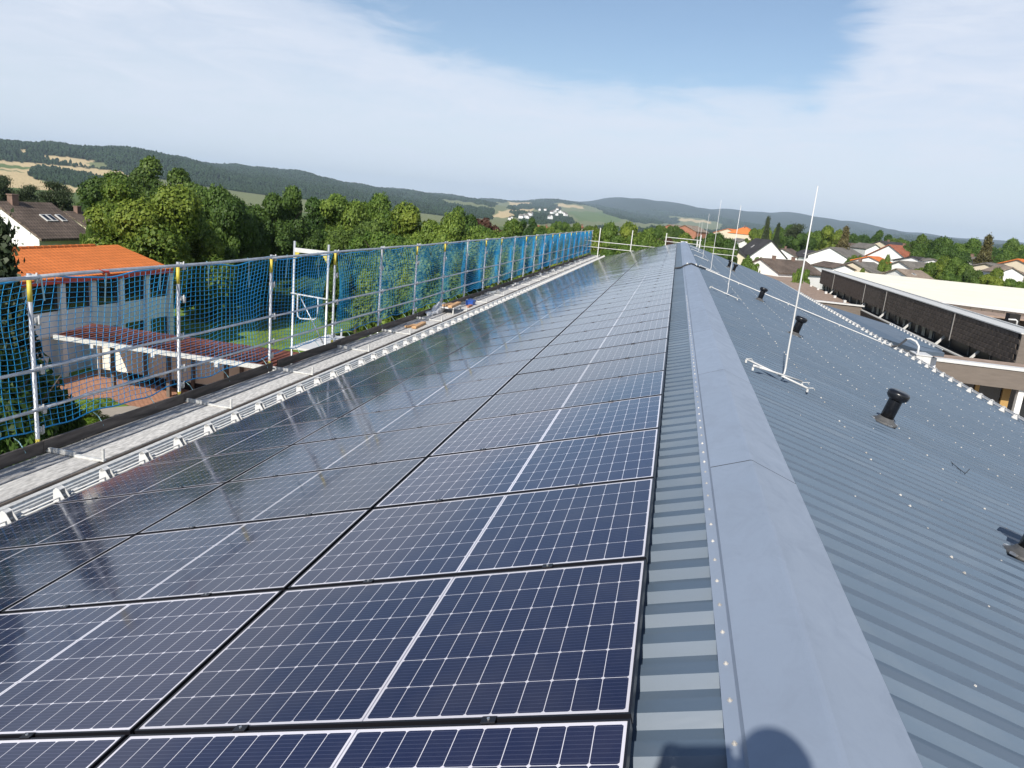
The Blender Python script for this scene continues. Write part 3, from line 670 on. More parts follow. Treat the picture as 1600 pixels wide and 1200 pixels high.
# ------------------------------------------------------------------ conduit across the ridge and down the right slope
g = thing('cable_conduit', 'white conduit from the ridge down the right slope to the eave', 'conduit', (0, 0, 0))
A_ = atY(1103, 418, 24.6); B_ = atY(1392, 540, 25.2)
pa = Vector((1.0, 24.4, zr(1.0)+0.05)); 
pts = []
for x_ in np.linspace(1.02, 7.3, 12):
    y_ = 24.75 + 0.0*x_
    pts.append(Vector((x_, 24.9-0.06*(x_-1), zr(x_)+0.05)))
b_ = MB(); b_.tube(pts, 0.018, 10); b_.build('tube', M['whitemetal'], g, True)
b_ = MB(); b_.tube([(-0.02, 23.6, -0.06), (0.22, 23.75, zl(0.22)+0.03), (0.32, 23.9, 0.055), (0.44, 24.1, 0.10), (0.54, 24.2, 0.125), (0.66, 24.3, 0.085), (0.8, 24.5, 0.03), (1.04, 24.87, zr(1.04)+0.05)], 0.026, 8); b_.build('hose', M['rubber_lap_shade'], g, True)
b_ = MB(); p0_ = pts[-1]; b_.tube([p0_, p0_+Vector((0.25, 0.2, 0.02)), p0_+Vector((0.5, 0.5, 0.16)), p0_+Vector((0.62, 0.7, 0.22))], 0.035, 10); b_.build('hose', M['rubber_lap_shade'], g, True)
b_ = MB(); q0 = p0_+Vector((0.60, 0.68, 0.22)); b_.tube([q0, q0+Vector((0.13, 0.0, 0.03)), q0+Vector((0.26, -0.2, -0.02)), q0+Vector((0.32, -0.35, -0.15)), q0+Vector((0.33, -0.4, -0.5))], 0.035, 10); b_.build('elbow', M['whitemetal'], g, True)
b_ = MB()
for x_ in (2.2, 3.9, 5.6, 7.0): b_.box((x_, 24.9-0.06*(x_-1), zr(x_)+0.03), (0.03, 0.09, 0.06))
for (x_, z_) in ((0.40, 0.115), (0.70, 0.10)): b_.box((x_, 24.05+(x_-.4), z_), (0.05, 0.04, 0.06))
b_.build('saddle', M['galvw'], g)
NRd = NRv.dot(Vector((XR, 0, ZR-0.0417)))+0.006
def onR(x, y): r_ = ray(x, y); return CAM+r_*((NRd-NRv.dot(CAM))/NRv.dot(r_))
b_ = MB(); b_.tube([onR(1486, 722), onR(1499, 733), onR(1508, 740), onR(1515, 733)], 0.0035, 6)
tag(b_.build('cable_offcut', M['rubber_lap_shade']), 'short bent black cable offcut lying on the right roof slope', 'cable')

# ------------------------------------------------------------------ scaffold along the left eave
PX = -6.95; NP = 23; PY = [5.06+2.575*k for k in range(-4, NP)]
scf = thing('scaffold', 'galvanised eaves scaffold with guard rails, plank deck and dark toe boards', 'scaffold', (PX, 0, GZ))
def sp(o, off=Vector((0, 0, 0))): o.parent = scf; o.location = Vector(o.location)-Vector((PX, 0, GZ)); return o
ZRAIL = [0.15, -0.89, -1.36]
b_ = MB(); b_.tube([(0, 0, GZ+0.02), (0, 0, 0.19)], 0.0243, 12); post_me = b_.mesh('post', M['galv'], True)
b_ = MB(); b_.tube([(0, 0, 0.125), (0, 0, -0.12)], 0.0262, 12); sl1 = b_.mesh('sleeve', M['yellow'], True)
b_ = MB(); b_.tube([(0, 0, -1.72), (0, 0, -1.90)], 0.0262, 12); sl2 = b_.mesh('sleeve', M['yellow'], True)
b_ = MB(); b_.box((0.0, 0.045, 0), (0.075, 0.055, 0.06)); b_.box((0.01, 0.09, -0.03), (0.04, 0.045, 0.085)); b_.tube([(0.045, 0.06, -0.05), (0.045, 0.06, 0.05)], 0.012, 8); cpl = bevel(b_.mesh('coupler', M['galvw']), 0.006, 1)
for i, y in enumerate(PY):
    p_ = put('post', post_me, None, (PX, y, 0)); sp(p_)
    if i % 3 != 2 or i in (4, 5, 6): put('sleeve', sl1, p_)
    if i in (3, 4, 5, 6) or i % 3 == 1: put('sleeve', sl2, p_)
    for z in ZRAIL+[-0.33, -1.62]: 
        c_ = put('coupler', cpl, p_, (0, 0, z), (0, 0, random.uniform(-.4, .4)))
    # bracket arm over the deck and its upright stub
    b_ = MB(); b_.box((PX+0.42, y+0.06, -1.868), (0.84, 0.045, 0.022)); b_.box((PX+0.27, y+0.06, -1.845), (0.36, 0.03, 0.03)); b_.tube([(PX+0.82, y+0.06, -1.88), (PX+0.82, y+0.06, -1.73)], 0.017, 10); sp(b_.build('bracket_arm', M['galvw']))
for z in ZRAIL:
    for i in range(0, len(PY)-1, 2):
        y0, y1 = PY[i]-0.1, PY[min(i+2, len(PY)-1)]+0.1; b_ = MB(); n_ = 7
        b_.tube([(PX+0.05+0.004*math.sin(k+i), y0+(y1-y0)*k/n_, z+0.008*math.sin(1.7*i+k*.9)) for k in range(n_+1)], 0.0225 if z > 0 else 0.019, 10); sp(b_.build('guard_rail', M['galv'], None, True))
plank_a = MB().box((0, 0, 0), (0.335, 2.55, 0.045)).mesh('deck_plank', M['plank']); bevel(plank_a, 0.006, 1)
plank_b = MB().box((0, 0, 0), (0.335, 2.55, 0.045)).mesh('deck_plank', M['plank2']); bevel(plank_b, 0.006, 1)
toe_me = MB().box((0, 0, 0), (0.03, 2.57, 0.155)).mesh('toe_board', M['toe']); bevel(toe_me, 0.004, 1)
for i in range(len(PY)-1):
    yc = (PY[i]+PY[i+1])/2+0.06
    for x, me_ in ((-6.69, plank_a), (-6.335, plank_b)):
        sp(put('deck_plank', me_, None, (x+random.uniform(-.006, .006), yc, -1.905+random.uniform(-.004, .004)), (random.uniform(-.003, .003), 0, random.uniform(-.004, .004))))
    if i != 6: sp(put('toe_board', toe_me, None, (-6.893, yc-0.05, -1.815+random.uniform(-.006, .006)), (random.uniform(-.004, .004), 0.03, random.uniform(-.006, .006))))
    else: sp(put('toe_board', toe_me, None, (-6.88, yc+0.15, -1.815), (0, 0.03, -0.02)))
# inner edge board seen as an orange-brown line
for i in range(0, len(PY)-1, 3):
    b_ = MB(); b_.box((-6.15, (PY[i]+PY[min(i+3, len(PY)-1)])/2, -1.925), (0.022, PY[min(i+3, len(PY)-1)]-PY[i]-0.03, 0.06)); sp(b_.build('edge_batten', M['toe']))

# ------------------------------------------------------------------ safety nets
def net(y0, y1, label, seed, gather=0.0):
    g = thing('safety_net', label, 'safety net', (PX-0.03, y0, -0.75), group='blue safety nets hung on the scaffold')
    r_ = random.Random(seed); ph = [r_.uniform(0, 6.3) for _ in range(12)]
    z0, z1 = -1.63, 0.13; NZ = 26; NY = int(round((y1-y0)/0.108))
    def pos(i, j):
        u = i/NY; v = j/NZ; y = y0+(y1-y0)*u; z = z0+(z1-z0)*v
        sag = 0.05*math.sin(math.pi*((y-PY[0])/2.575 % 1.0))
        zz = z - sag*(0.25+0.75*v**3) + 0.020*math.sin(4.1*y+ph[0]+3*v)+0.012*math.sin(9*y+ph[4]) * (1-v*0.4)
        yy = y + 0.055*math.sin(2.3*y+ph[1]+2.2*v)*(math.sin(math.pi*v))+0.05*(v-0.5)*math.sin(1.1*y+ph[5]) + 0.012*math.sin(11*v+y*3)
        yy += 0.035*math.sin(5.3*y+ph[6]+4*v)*v*(1-v)*2; zz += 0.03*math.sin(3.1*y+ph[7])*math.sin(6*v)*0.5
        xx = -0.02 - 0.10*math.sin(math.pi*v)*(0.5+0.5*math.sin(2.44*y+ph[2])) - 0.018*math.sin(7*v+2*y+ph[3])
        if gather:
            k = max(0, 1-abs(u-(0 if gather > 0 else 1))*NY*0.1/0.5); yy += (0.15*k*k*math.sin(math.pi*v))*(1 if gather > 0 else -1)
        return (xx, yy-y0, zz+0.75)
    G = np.array([[pos(i, j) for j in range(NZ+1)] for i in range(NY+1)])
    def strands(A, rr, name, n=3):
        # A: (strand, points, 3) -> thin tubes
        ns, npt, _ = A.shape; t = np.gradient(A, axis=1); t /= np.linalg.norm(t, axis=2, keepdims=True)
        up = np.array([1.0, 0, 0]); u = np.cross(t, up); u /= np.linalg.norm(u, axis=2, keepdims=True); w = np.cross(t, u)
        rings = np.stack([A+rr*(u*math.cos(2*math.pi*k/n)+w*math.sin(2*math.pi*k/n)) for k in range(n)], 2)   # ns,npt,n,3
        V = rings.reshape(-1, 3); base_ = (np.arange(ns)[:, None]*npt+np.arange(npt-1)[None])*n
        Fs = np.stack([np.stack([base_+k, base_+(k+1) % n, base_+n+(k+1) % n, base_+n+k], -1) for k in range(n)], 2).reshape(-1, 4)
        me = bpy.data.meshes.new(name); me.vertices.add(len(V)); me.vertices.foreach_set('co', V.reshape(-1)); me.loops.add(len(Fs)*4); me.loops.foreach_set('vertex_index', Fs.reshape(-1).astype(np.int32))
        me.polygons.add(len(Fs)); me.polygons.foreach_set('loop_start', np.arange(0, len(Fs)*4, 4, dtype=np.int32)); me.update(calc_edges=True); me.materials.append(M['net']); return me
    rc = 0.0038 if y0 < 20 else 0.0048 if y0 < 30 else 0.0065
    v_ = put('mesh_cords', strands(G, rc, 'mesh_cords'), g); tag(v_, kind='stuff')
    h_ = put('cross_cords', strands(np.transpose(G, (1, 0, 2)), rc, 'cross_cords'), g); tag(h_, kind='stuff')
    put('border_rope', strands(np.transpose(G, (1, 0, 2))[[0, -1]], 0.010, 'border_rope', 6), g, (0.006, 0, 0))
    y = y0+0.35
    while y < min(y1, 34):
        yl = y-y0; L_ = r_.uniform(0.18, 0.45); b_ = MB(); dx = r_.uniform(-.05, .05)
        p = [(0.08, yl, 0.93), (0.105, yl, 0.895), (0.10, yl+dx*.3, 0.86-L_*.2), (0.09, yl+dx, 0.87-L_)]
        w_ = 0.012; V = [(a, b2-w_, c) for a, b2, c in p]+[(a, b2+w_, c) for a, b2, c in p]+[(a-0.002, b2-w_, c) for a, b2, c in p]+[(a-0.002, b2+w_, c) for a, b2, c in p]
        b_.add(V, [(i, i+1, i+5, i+4) for i in range(3)]+[(8+i, 12+i, 13+i, 9+i) for i in range(3)]); b_.build('tie', M['tie'], g)
        y += r_.uniform(0.75, 1.3)
    y = y0+0.5                                     # cords tying the net foot down over the toe board
    while y < min(y1, 30):
        yl = y-y0; b_ = MB(); b_.tube([(0.0, yl, -0.88), (0.04, yl+.03, -0.93), (0.095, yl+.02, -0.985), (0.10, yl+.05, -1.06)], 0.006, 5); b_.build('foot_cord', M['tie'], g); y += r_.uniform(0.8, 1.3)
net(PY[0], 12.72, 'blue safety net in front of the orange-roofed building, left of the access frame', 3, -1)
net(13.05, 23.0, 'blue safety net just right of the access frame, trees showing through', 5, 1)
net(23.0, 38.4, 'blue safety net in the middle of the scaffold run', 8)
net(38.4, 61.6, 'farthest bright blue safety net at the end of the scaffold', 11)
b_ = MB()
for k in range(5): b_.tube([(PX+0.05, 6.05+0.02*k, 0.15+0.026*math.cos(k)), (PX+0.075, 6.12+0.015*k, 0.155), (PX+0.07, 6.2, 0.12)], 0.010, 6)
tag(b_.build('red_rag', M['redp']), 'red rag knotted on the top guard rail', 'rag')

# ------------------------------------------------------------------ access frame outside the scaffold
g = thing('access_frame', 'open galvanised access frame with white top beam rising above the net', 'scaffold frame', (-7.65, 13.05, GZ))
o_ = Vector((7.65, -13.05, -GZ)); P_ = lambda x, y, z: Vector((x, y, z))+o_
for x in (-8.02, -7.23):
    b_ = MB(); b_.tube([P_(x, 13.05, GZ+.02), P_(x, 13.05, 0.26)], 0.0243, 12); b_.build('post', M['galv'], g, True)
    b_ = MB(); b_.tube([P_(x, 15.6, GZ+.02), P_(x, 15.6, -2.0)], 0.0243, 12); b_.build('post', M['galv'], g, True)
b_ = MB(); b_.box(P_(-7.625, 13.05, 0.075), (0.75, 0.05, 0.09)); b_.build('top_beam', M['whitemetal'], g)
b_ = MB()
for x, s in ((-8.02, 1), (-7.23, -1)):
    V = [P_(x+s*.03, 13.03, 0.03), P_(x+s*.13, 13.03, 0.03), P_(x+s*.03, 13.03, -0.13)]; V += [v+Vector((0, .03, 0)) for v in V]; b_.add(V, [(0, 1, 2), (5, 4, 3), (0, 3, 4, 1), (1, 4, 5, 2), (2, 5, 3, 0)])
b_.build('gusset', M['yellow'], g)
b_ = MB(); b_.tube([P_(-8.05, 13.0, -0.86), P_(-7.2, 13.0, -0.90)], 0.018, 8); b_.build('cross_rail', M['whitemetal'], g, True)
b_ = MB(); b_.tube([P_(-7.88, 12.98, -0.88), P_(-7.88, 12.98, -1.25), P_(-7.86, 12.98, -1.35), P_(-7.80, 12.98, -1.39), P_(-7.48, 12.98, -1.37), P_(-7.42, 12.98, -1.33), P_(-7.40, 12.98, -1.22), P_(-7.40, 12.98, -0.90)], 0.016, 8); b_.build('hanging_hoop', M['whitemetal'], g, True)
b_ = MB(); b_.tube([P_(-7.9, 13.1, -0.9), P_(-7.3, 13.1, -1.9)], 0.014, 6); b_.build('brace', M['galv'], g, True)
b_ = MB(); b_.box(P_(-7.62, 13.9, -2.06), (0.8, 1.9, 0.05)); b_.build('landing', M['whitemetal'], g)

# ------------------------------------------------------------------ gable-end scaffold
g = thing('gable_guard', 'bare tube guard rails across the far gable end', 'scaffold', (0, 58.5, GZ))
for x, z1 in ((-6.0, 0.48), (-3.47, 0.53), (-0.85, 0.58), (1.75, 0.70), (1.55, 0.3), (4.3, 0.1)):
    b_ = MB(); b_.tube([(x, 0, 0.02), (x, 0, z1-GZ)], 0.035, 10); b_.build('post', M['galvw'], g, True)
for x0, x1, z in ((-7.2, -0.8, -0.60), (-7.2, -0.8, -1.06), (-0.95, 1.85, 0.27), (-0.95, 1.85, -0.05), (1.6, 4.6, -0.15), (1.6, 4.6, -0.62)):
    b_ = MB(); b_.tube([(x0, 0.05, z-GZ), (x1, 0.05, z-GZ)], 0.028, 8); b_.build('guard_rail', M['galvw'], g, True)

# ------------------------------------------------------------------ things left on the deck
def timber(x, y, z, d, rz, label):
    me_ = bevel(MB().box((0, 0, 0), d).mesh('timber_block', M['wood']), 0.004, 1); tag(put('timber_block', me_, None, (x, y, z), (0, 0, rz)), label, 'timber', 'timber blocks left on the deck')
zd = -1.88
timber(-6.36, 16.75, zd+0.035, (0.12, 0.95, 0.06), 0.05, 'single orange-brown timber offcut lying on the deck inner plank')
timber(-6.50, 16.5, zd+0.03, (0.10, 0.45, 0.05), -0.2, 'short timber offcut beside the longer one on the deck')
tr = thing('deck_trestle', 'low white trestle on the deck carrying timber offcuts', 'trestle', (-6.5, 20.0, zd))
b_ = MB(); b_.box((0, 0, 0.17), (0.5, 0.9, 0.04)); b_.build('top', M['whitemetal'], tr)
b_ = MB()
for sx in (-.22, .22):
    for sy in (-.4, .4): b_.box((sx, sy, 0.076), (0.03, 0.03, 0.15))
b_.build('legs_frame', M['galvw'], tr)
timber(-6.38, 20.05, zd+0.23, (0.13, 1.15, 0.07), 0.04, 'long timber on top of the white trestle')
timber(-6.56, 19.9, zd+0.225, (0.12, 0.6, 0.06), -0.08, 'short timber on top of the white trestle')
# crumpled white sheet
bm = bmesh.new(); bmesh.ops.create_uvsphere(bm, u_segments=40, v_segments=20, radius=1)
for v in bm.verts:
    c = v.co; k = 1+0.22*math.sin(5*c.x+3*c.y)*math.cos(4*c.z+2*c.y)+0.12*math.sin(11*c.y+7*c.x)
    v.co = Vector((c.x*0.16*k, c.y*0.85*k, max(-0.02, c.z*0.17*k*(1.1+0.5*math.sin(3*c.y)))))
me_ = bpy.data.meshes.new('crumpled_sheet'); bm.to_mesh(me_); bm.free(); me_.materials.append(M['tarp'])
tag(put('crumpled_sheet', me_, None, (-6.78, 19.6, zd+0.02)), 'crumpled white plastic sheet heaped by the toe board', 'plastic sheet')
b_ = MB(); b_.box((0, 0, 0.06), (0.24, 0.34, 0.12)); b_.box((0, 0, 0.135), (0.26, 0.36, 0.03)); b_.tube([(-.06, 0, .15), (-.06, 0, .19), (.06, 0, .19), (.06, 0, .15)], 0.008, 6)
o = b_.build('tool_box', M['bluep']); bevel(o.data, 0.008, 1); o.location = (-6.45, 22.2, zd); tag(o, 'small blue tool box on the deck beyond the trestle', 'tool box')
b_ = MB(); b_.box((0, 0, 0.03), (0.10, 0.5, 0.06)); o = b_.build('brick_stack', M['brick']); bevel(o.data, 0.005, 1); o.location = (-6.33, 21.6, zd); tag(o, 'reddish wooden block in front of the blue tool box', 'block')
# clutter along far deck
for i in range(9):
    y = 26+i*3.4+random.uniform(-.8, .8); b_ = MB(); b_.box((0, 0, 0.04), (random.uniform(.1, .22), random.uniform(.3, .9), random.uniform(.04, .09))); b_.box((0.05, 0.2, 0.09), (0.06, 0.25, 0.05))
    o = b_.build('scaffold_fitting', M['galvw']); o.location = (-6.7+random.uniform(-.05, .1), y, zd); o.rotation_euler.z = random.uniform(-.4, .4)
    tag(o, 'grey loose scaffold fitting on the far deck, %s from the tool box' % ordi(i+1), 'fitting', 'loose fittings on the far deck')

# ------------------------------------------------------------------ trees
def leafmat(name, c1, c2, trans=0.35):
    m = bpy.data.materials.new(name); m.use_nodes = True; nt = m.node_tree; b = nt.nodes['Principled BSDF']; N = nt.nodes.new; K = nt.links.new
    at = N('ShaderNodeAttribute'); at.attribute_name = 'tone'; mx = N('ShaderNodeMix'); mx.data_type = 'RGBA'; K(at.outputs['Fac'], mx.inputs['Factor']); mx.inputs['A'].default_value = (*c1, 1); mx.inputs['B'].default_value = (*c2, 1)
    oi = N('ShaderNodeObjectInfo'); hs = N('ShaderNodeHueSaturation'); mr = N('ShaderNodeMapRange'); K(oi.outputs['Random'], mr.inputs[0]); mr.inputs[3].default_value = 0.82; mr.inputs[4].default_value = 1.2
    mr2 = N('ShaderNodeMapRange'); K(oi.outputs['Random'], mr2.inputs[0]); mr2.inputs[3].default_value = 0.515; mr2.inputs[4].default_value = 0.485
    K(mr.outputs[0], hs.inputs['Value']); K(mr2.outputs[0], hs.inputs['Hue']); K(mx.outputs['Result'], hs.inputs['Color']); K(hs.outputs[0], b.inputs['Base Color'])
    b.inputs['Roughness'].default_value = 0.55; b.inputs['Specular IOR Level'].default_value = 0.3
    tr = N('ShaderNodeBsdfTranslucent'); ms = N('ShaderNodeMixShader'); ms.inputs[0].default_value = trans; K(hs.outputs[0], tr.inputs[0]); K(b.outputs[0], ms.inputs[1]); K(tr.outputs[0], ms.inputs[2]); K(ms.outputs[0], nt.nodes['Material Output'].inputs[0])
    return m
M['lf_yel'] = leafmat('yellow_green_leaves', (0.088, 0.150, 0.022), (0.240, 0.300, 0.045))
M['lf_mid'] = leafmat('mid_green_leaves', (0.064, 0.128, 0.021), (0.199, 0.290, 0.049))
M['lf_drk'] = leafmat('dark_green_leaves', (0.036, 0.077, 0.016), (0.114, 0.190, 0.036))
M['lf_brt'] = leafmat('bright_box_leaves', (0.16, 0.25, 0.03), (0.28, 0.38, 0.05))
M['lf_con'] = leafmat('conifer_needles', (0.028, 0.048, 0.022), (0.065, 0.085, 0.035), 0.15)
M['lf_brn'] = leafmat('olive_needles', (0.10, 0.085, 0.035), (0.17, 0.15, 0.06), 0.15)
M['lf_cop'] = leafmat('copper_leaves', (0.05, 0.022, 0.018), (0.10, 0.05, 0.03), 0.2)
def leaf_mesh(name, C_, Nn, S, tone, m, aspect=1.0):
    n = len(C_); g = rng
    a = g.normal(size=(n, 3)); u = np.cross(Nn, a); u /= np.linalg.norm(u, axis=1, keepdims=True)+1e-9; w = np.cross(Nn, u); w /= np.linalg.norm(w, axis=1, keepdims=True)+1e-9
    s = S[:, None]; V = np.stack([C_-u*s*0.5, C_+w*s*0.32*aspect, C_+u*s*0.5, C_-w*s*0.32*aspect], 1); V[:, 0] += Nn*s*0.12; V[:, 2] += Nn*s*0.12
    me = bpy.data.meshes.new(name); me.vertices.add(n*4); me.vertices.foreach_set('co', V.reshape(-1).astype(np.float32)); me.loops.add(n*4); me.loops.foreach_set('vertex_index', np.arange(n*4, dtype=np.int32))
    me.polygons.add(n); me.polygons.foreach_set('loop_start', np.arange(0, n*4, 4, dtype=np.int32))
    at = me.attributes.new('tone', 'FLOAT', 'FACE'); at.data.foreach_set('value', np.clip(tone, 0, 1).astype(np.float32)); me.update(calc_edges=True); me.materials.append(m); return me
def broad(seed, n=26000, lobes=34, leaf=0.034, squash=1.0, low=0.12):
    """crown of unit height (z 0..1, trunk foot at 0) and unit width, leaves on many overlapping lobes"""
    g = np.random.default_rng(seed); LC = []; LR_ = []
    while len(LC) < lobes:
        p = g.uniform(-1, 1, 3)
        if np.linalg.norm(p) > 1: continue
        z = low+0.13+(p[2]*0.5+0.5)*(0.76-low); prof_ = math.sqrt(max(0.03, 1-((z-0.50)/0.54)**2)); k = (0.25+0.75*g.random())*0.41*prof_
        a = g.uniform(0, 6.28); LC.append((k*math.cos(a), k*math.sin(a), z)); LR_.append(g.uniform(0.055, 0.16))
    LC = np.array(LC); LR_ = np.array(LR_); wgt = LR_**2; wi_ = g.choice(lobes, n, p=wgt/wgt.sum())
    d = g.normal(size=(n, 3)); d[:, 2] = np.abs(d[:, 2])*0.9+d[:, 2]*0.1*squash; d /= np.linalg.norm(d, axis=1, keepdims=True)
    flip = g.random(n) < 0.25; d[flip, 2] *= -1
    rr = LR_[wi_]*(1-np.abs(g.normal(size=n))*0.16+g.normal(size=n)*0.06+0.05*np.sin(9*d[:, 0]+wi_)+0.05*np.sin(11*d[:, 1]+2*wi_))
    C_ = LC[wi_]+d*rr[:, None]*np.array([1, 1, 0.85]); Nn = d+g.normal(size=(n, 3))*0.55+np.array([0, 0, 0.25]); Nn /= np.linalg.norm(Nn, axis=1, keepdims=True)
    tone = 0.5+0.25*g.normal(size=n)+0.6*(g.random(lobes)[wi_]-0.5)
    return C_, Nn, leaf*g.uniform(0.6, 1.3, n), tone
def conifer(seed, n=14000, leaf=0.03, layers=16, tip=0.02, dens=1.0):
    g = np.random.default_rng(seed); C_ = []; Nn = []
    per = n//(layers*9)
    for l in range(layers):
        z = 0.10+0.88*l/(layers-1); R_ = (0.5*(1-z)**0.85+tip)*g.uniform(0.85, 1.1)
        for b2 in range(9):
            a = g.uniform(0, 6.28); L_ = R_*g.uniform(0.75, 1.1); t = g.random(per)**0.7; droop = 0.10*t*t-0.03*t
            w_ = (1-t*0.6)*0.055*g.normal(size=per); x = t*L_
            C_.append(np.stack([x*math.cos(a)-w_*math.sin(a), x*math.sin(a)+w_*math.cos(a), z-droop+0.016*g.normal(size=per)], -1)); q_ = g.normal(size=(per, 3))*0.6+[0, 0, 0.9]; Nn.append(q_/np.linalg.norm(q_, axis=1, keepdims=True))
    C_ = np.concatenate(C_); Nn = np.concatenate(Nn); n = len(C_); return C_, Nn, leaf*g.uniform(0.6, 1.3, n), 0.5+0.25*g.normal(size=n)
def pine(seed, n=12000, leaf=0.03):
    g = np.random.default_rng(seed); C_ = []; Nn = []
    for b2 in range(22):
        z = g.uniform(0.40, 0.95); k = g.uniform(0.05, 0.42)*(1.15-0.5*z); a = g.uniform(0, 6.28); c = np.array([k*math.cos(a), k*math.sin(a), z]); m_ = n//22
        d = g.normal(size=(m_, 3))*np.array([0.085, 0.085, 0.022]); C_.append(c+d); q_ = g.normal(size=(m_, 3))*0.6+[0, 0, 0.8]; Nn.append(q_/np.linalg.norm(q_, axis=1, keepdims=True))
    C_ = np.concatenate(C_); Nn = np.concatenate(Nn); n = len(C_); return C_, Nn, leaf*g.uniform(0.6, 1.3, n), 0.5+0.25*g.normal(size=n)
def trunk_mesh(seed, top=0.75, r=0.022, limbs=9):
    g = random.Random(seed); b_ = MB(); P0 = [(0.008*math.sin(k*1.3+seed), 0.008*math.cos(k+seed), top*k/6) for k in range(7)]
    b_.tube(P0, [r*(1-0.12*k) for k in range(7)], 8)
    for k in range(limbs):
        z = g.uniform(0.22, top*0.85); a = g.uniform(0, 6.28); L_ = g.uniform(0.15, 0.32)
        b_.tube([(0, 0, z), (L_*0.5*math.cos(a), L_*0.5*math.sin(a), z+L_*0.35), (L_*math.cos(a), L_*math.sin(a), z+L_*0.8)], [r*0.45, r*0.3, r*0.12], 5)
    return b_.mesh('trunk', M['bark'])
TM = {}
def proto_tree(key, kind, m, seed, **k):
    C_, Nn, S_, t_ = {'b': broad, 'c': conifer, 'p': pine}[kind](seed, **k)
    TM[key] = (leaf_mesh('crown', C_, Nn, S_, t_, M[m]), trunk_mesh(seed, 0.95 if kind == 'c' else 0.7, 0.012 if kind == 'c' else 0.02, 0 if kind == 'c' else 9))
proto_tree('maple', 'b', 'lf_yel', 11, n=60000, leaf=0.024, lobes=60)
proto_tree('mid1', 'b', 'lf_mid', 12, n=42000, leaf=0.027, lobes=44)
proto_tree('mid2', 'b', 'lf_mid', 13, n=42000, leaf=0.027, lobes=38)
proto_tree('drk1', 'b', 'lf_drk', 14, n=42000, leaf=0.027, lobes=40)
proto_tree('drk2', 'b', 'lf_drk', 15, n=42000, leaf=0.027, lobes=30)
proto_tree('yel1', 'b', 'lf_yel', 16, n=26000, leaf=0.032, lobes=30)
proto_tree('cop', 'b', 'lf_cop', 17, n=16000, leaf=0.036, lobes=26)
proto_tree('bush', 'b', 'lf_mid', 18, n=22000, leaf=0.045, lobes=26, low=-0.05)
proto_tree('box', 'b', 'lf_brt', 28, n=16000, leaf=0.03, lobes=22, low=-0.12)
proto_tree('con', 'c', 'lf_con', 19, n=30000, leaf=0.028, layers=22)
proto_tree('conb', 'c', 'lf_brn', 20, n=20000, leaf=0.034)
proto_tree('pin', 'p', 'lf_con', 21, n=22000, leaf=0.028)
TREES = []
def tree_at(key, X, Y, ztop, width, name, adj, zg=None):
    zg = terr_xy(X, Y) if zg is None else zg; h = ztop-zg
    TREES.append(dict(key=key, X=X, Y=Y, zg=zg, h=h, w=width, name=name, adj=adj))
def plant(key, xp, yt, D, wpx, name='broadleaf_tree', adj='round mid-green tree'):
    P = atD(xp, yt, D); dep_ = (MC.transposed() @ (P-CAM)).y
    tree_at(key, P.x, P.y, P.z, wpx*dep_/F*(1.38 if xp < 860 and name == 'broadleaf_tree' and D > 40 else 1.22), name, adj)
# left, near
plant('con', -8, 345, 19, 235, 'spruce_tree', 'dark spruce tree')
plant('drk2', -70, 430, 15, 240, 'broadleaf_tree', 'dark dense tree')
plant('drk1', 22, 512, 16.5, 150, 'shrub', 'dark tall shrub')
plant('bush', 50, 640, 14.5, 60, 'shrub', 'low leafy shrub')
for i_, (X_, Y_, zt_) in enumerate([(-17.5, 7.6, 4.2), (-18.5, 2.2, 4.8), (-17.0, -4.0, 4.0)]): tree_at('drk1' if i_ % 2 else 'drk2', X_, Y_, zt_, 7.0, 'broadleaf_tree', 'tall tree standing left of the frame', GZ)
# left, behind the orange roof
plant('maple', 247, 266, 50, 168, adj='large yellow-green maple')
plant('drk1', 208, 242, 72, 120, adj='tall dark tree'); plant('drk2', 262, 239, 74, 110, adj='tall dark tree')
plant('drk1', 356, 258, 56, 110, adj='tall dark green tree'); plant('mid2', 326, 300, 60, 95, adj='mid green tree')
plant('drk2', 432, 280, 60, 100, adj='dark broad tree'); plant('drk1', 395, 300, 62, 90, adj='dark shaded tree'); plant('drk2', 470, 300, 66, 90, adj='dark shaded tree')
plant('mid1', 530, 276, 66, 90, adj='bright green tall tree'); plant('mid2', 588, 300, 68, 80, adj='mid green tree'); plant('drk1', 560, 318, 60, 95, adj='dark green tree')
plant('yel1', 648, 316, 58, 105, adj='yellow-green tree'); plant('mid1', 610, 340, 54, 100, adj='mid green tree'); plant('mid2', 700, 328, 52, 90, adj='mid green tree')
plant('drk2', 735, 318, 74, 70, adj='dark green tree'); plant('mid1', 757, 330, 60, 70, adj='mid green tree'); plant('cop', 768, 328, 86, 40, adj='copper-leaved tree'); plant('yel1', 800, 340, 70, 66, adj='yellow-green tree')
plant('drk1', 690, 352, 38, 120, adj='dark green tree'); plant('mid2', 640, 372, 33, 140, adj='low green tree'); plant('mid1', 745, 362, 42, 90, adj='green tree'); plant('drk1', 560, 392, 50, 110, adj='shaded green tree')
plant('mid2', 790, 362, 48, 80, adj='green tree'); plant('drk2', 830, 350, 76, 50, adj='dark green tree'); plant('yel1', 838, 366, 58, 60, adj='yellow-green tree'); plant('mid1', 700, 395, 30, 110, adj='low green tree')
plant('drk1', 455, 330, 62, 100, adj='dark shaded tree'); plant('drk2', 385, 345, 62, 110, adj='dark shaded tree'); plant('mid1', 325, 372, 62, 110, adj='low green tree'); plant('drk1', 520, 340, 62, 90, adj='dark shaded tree')
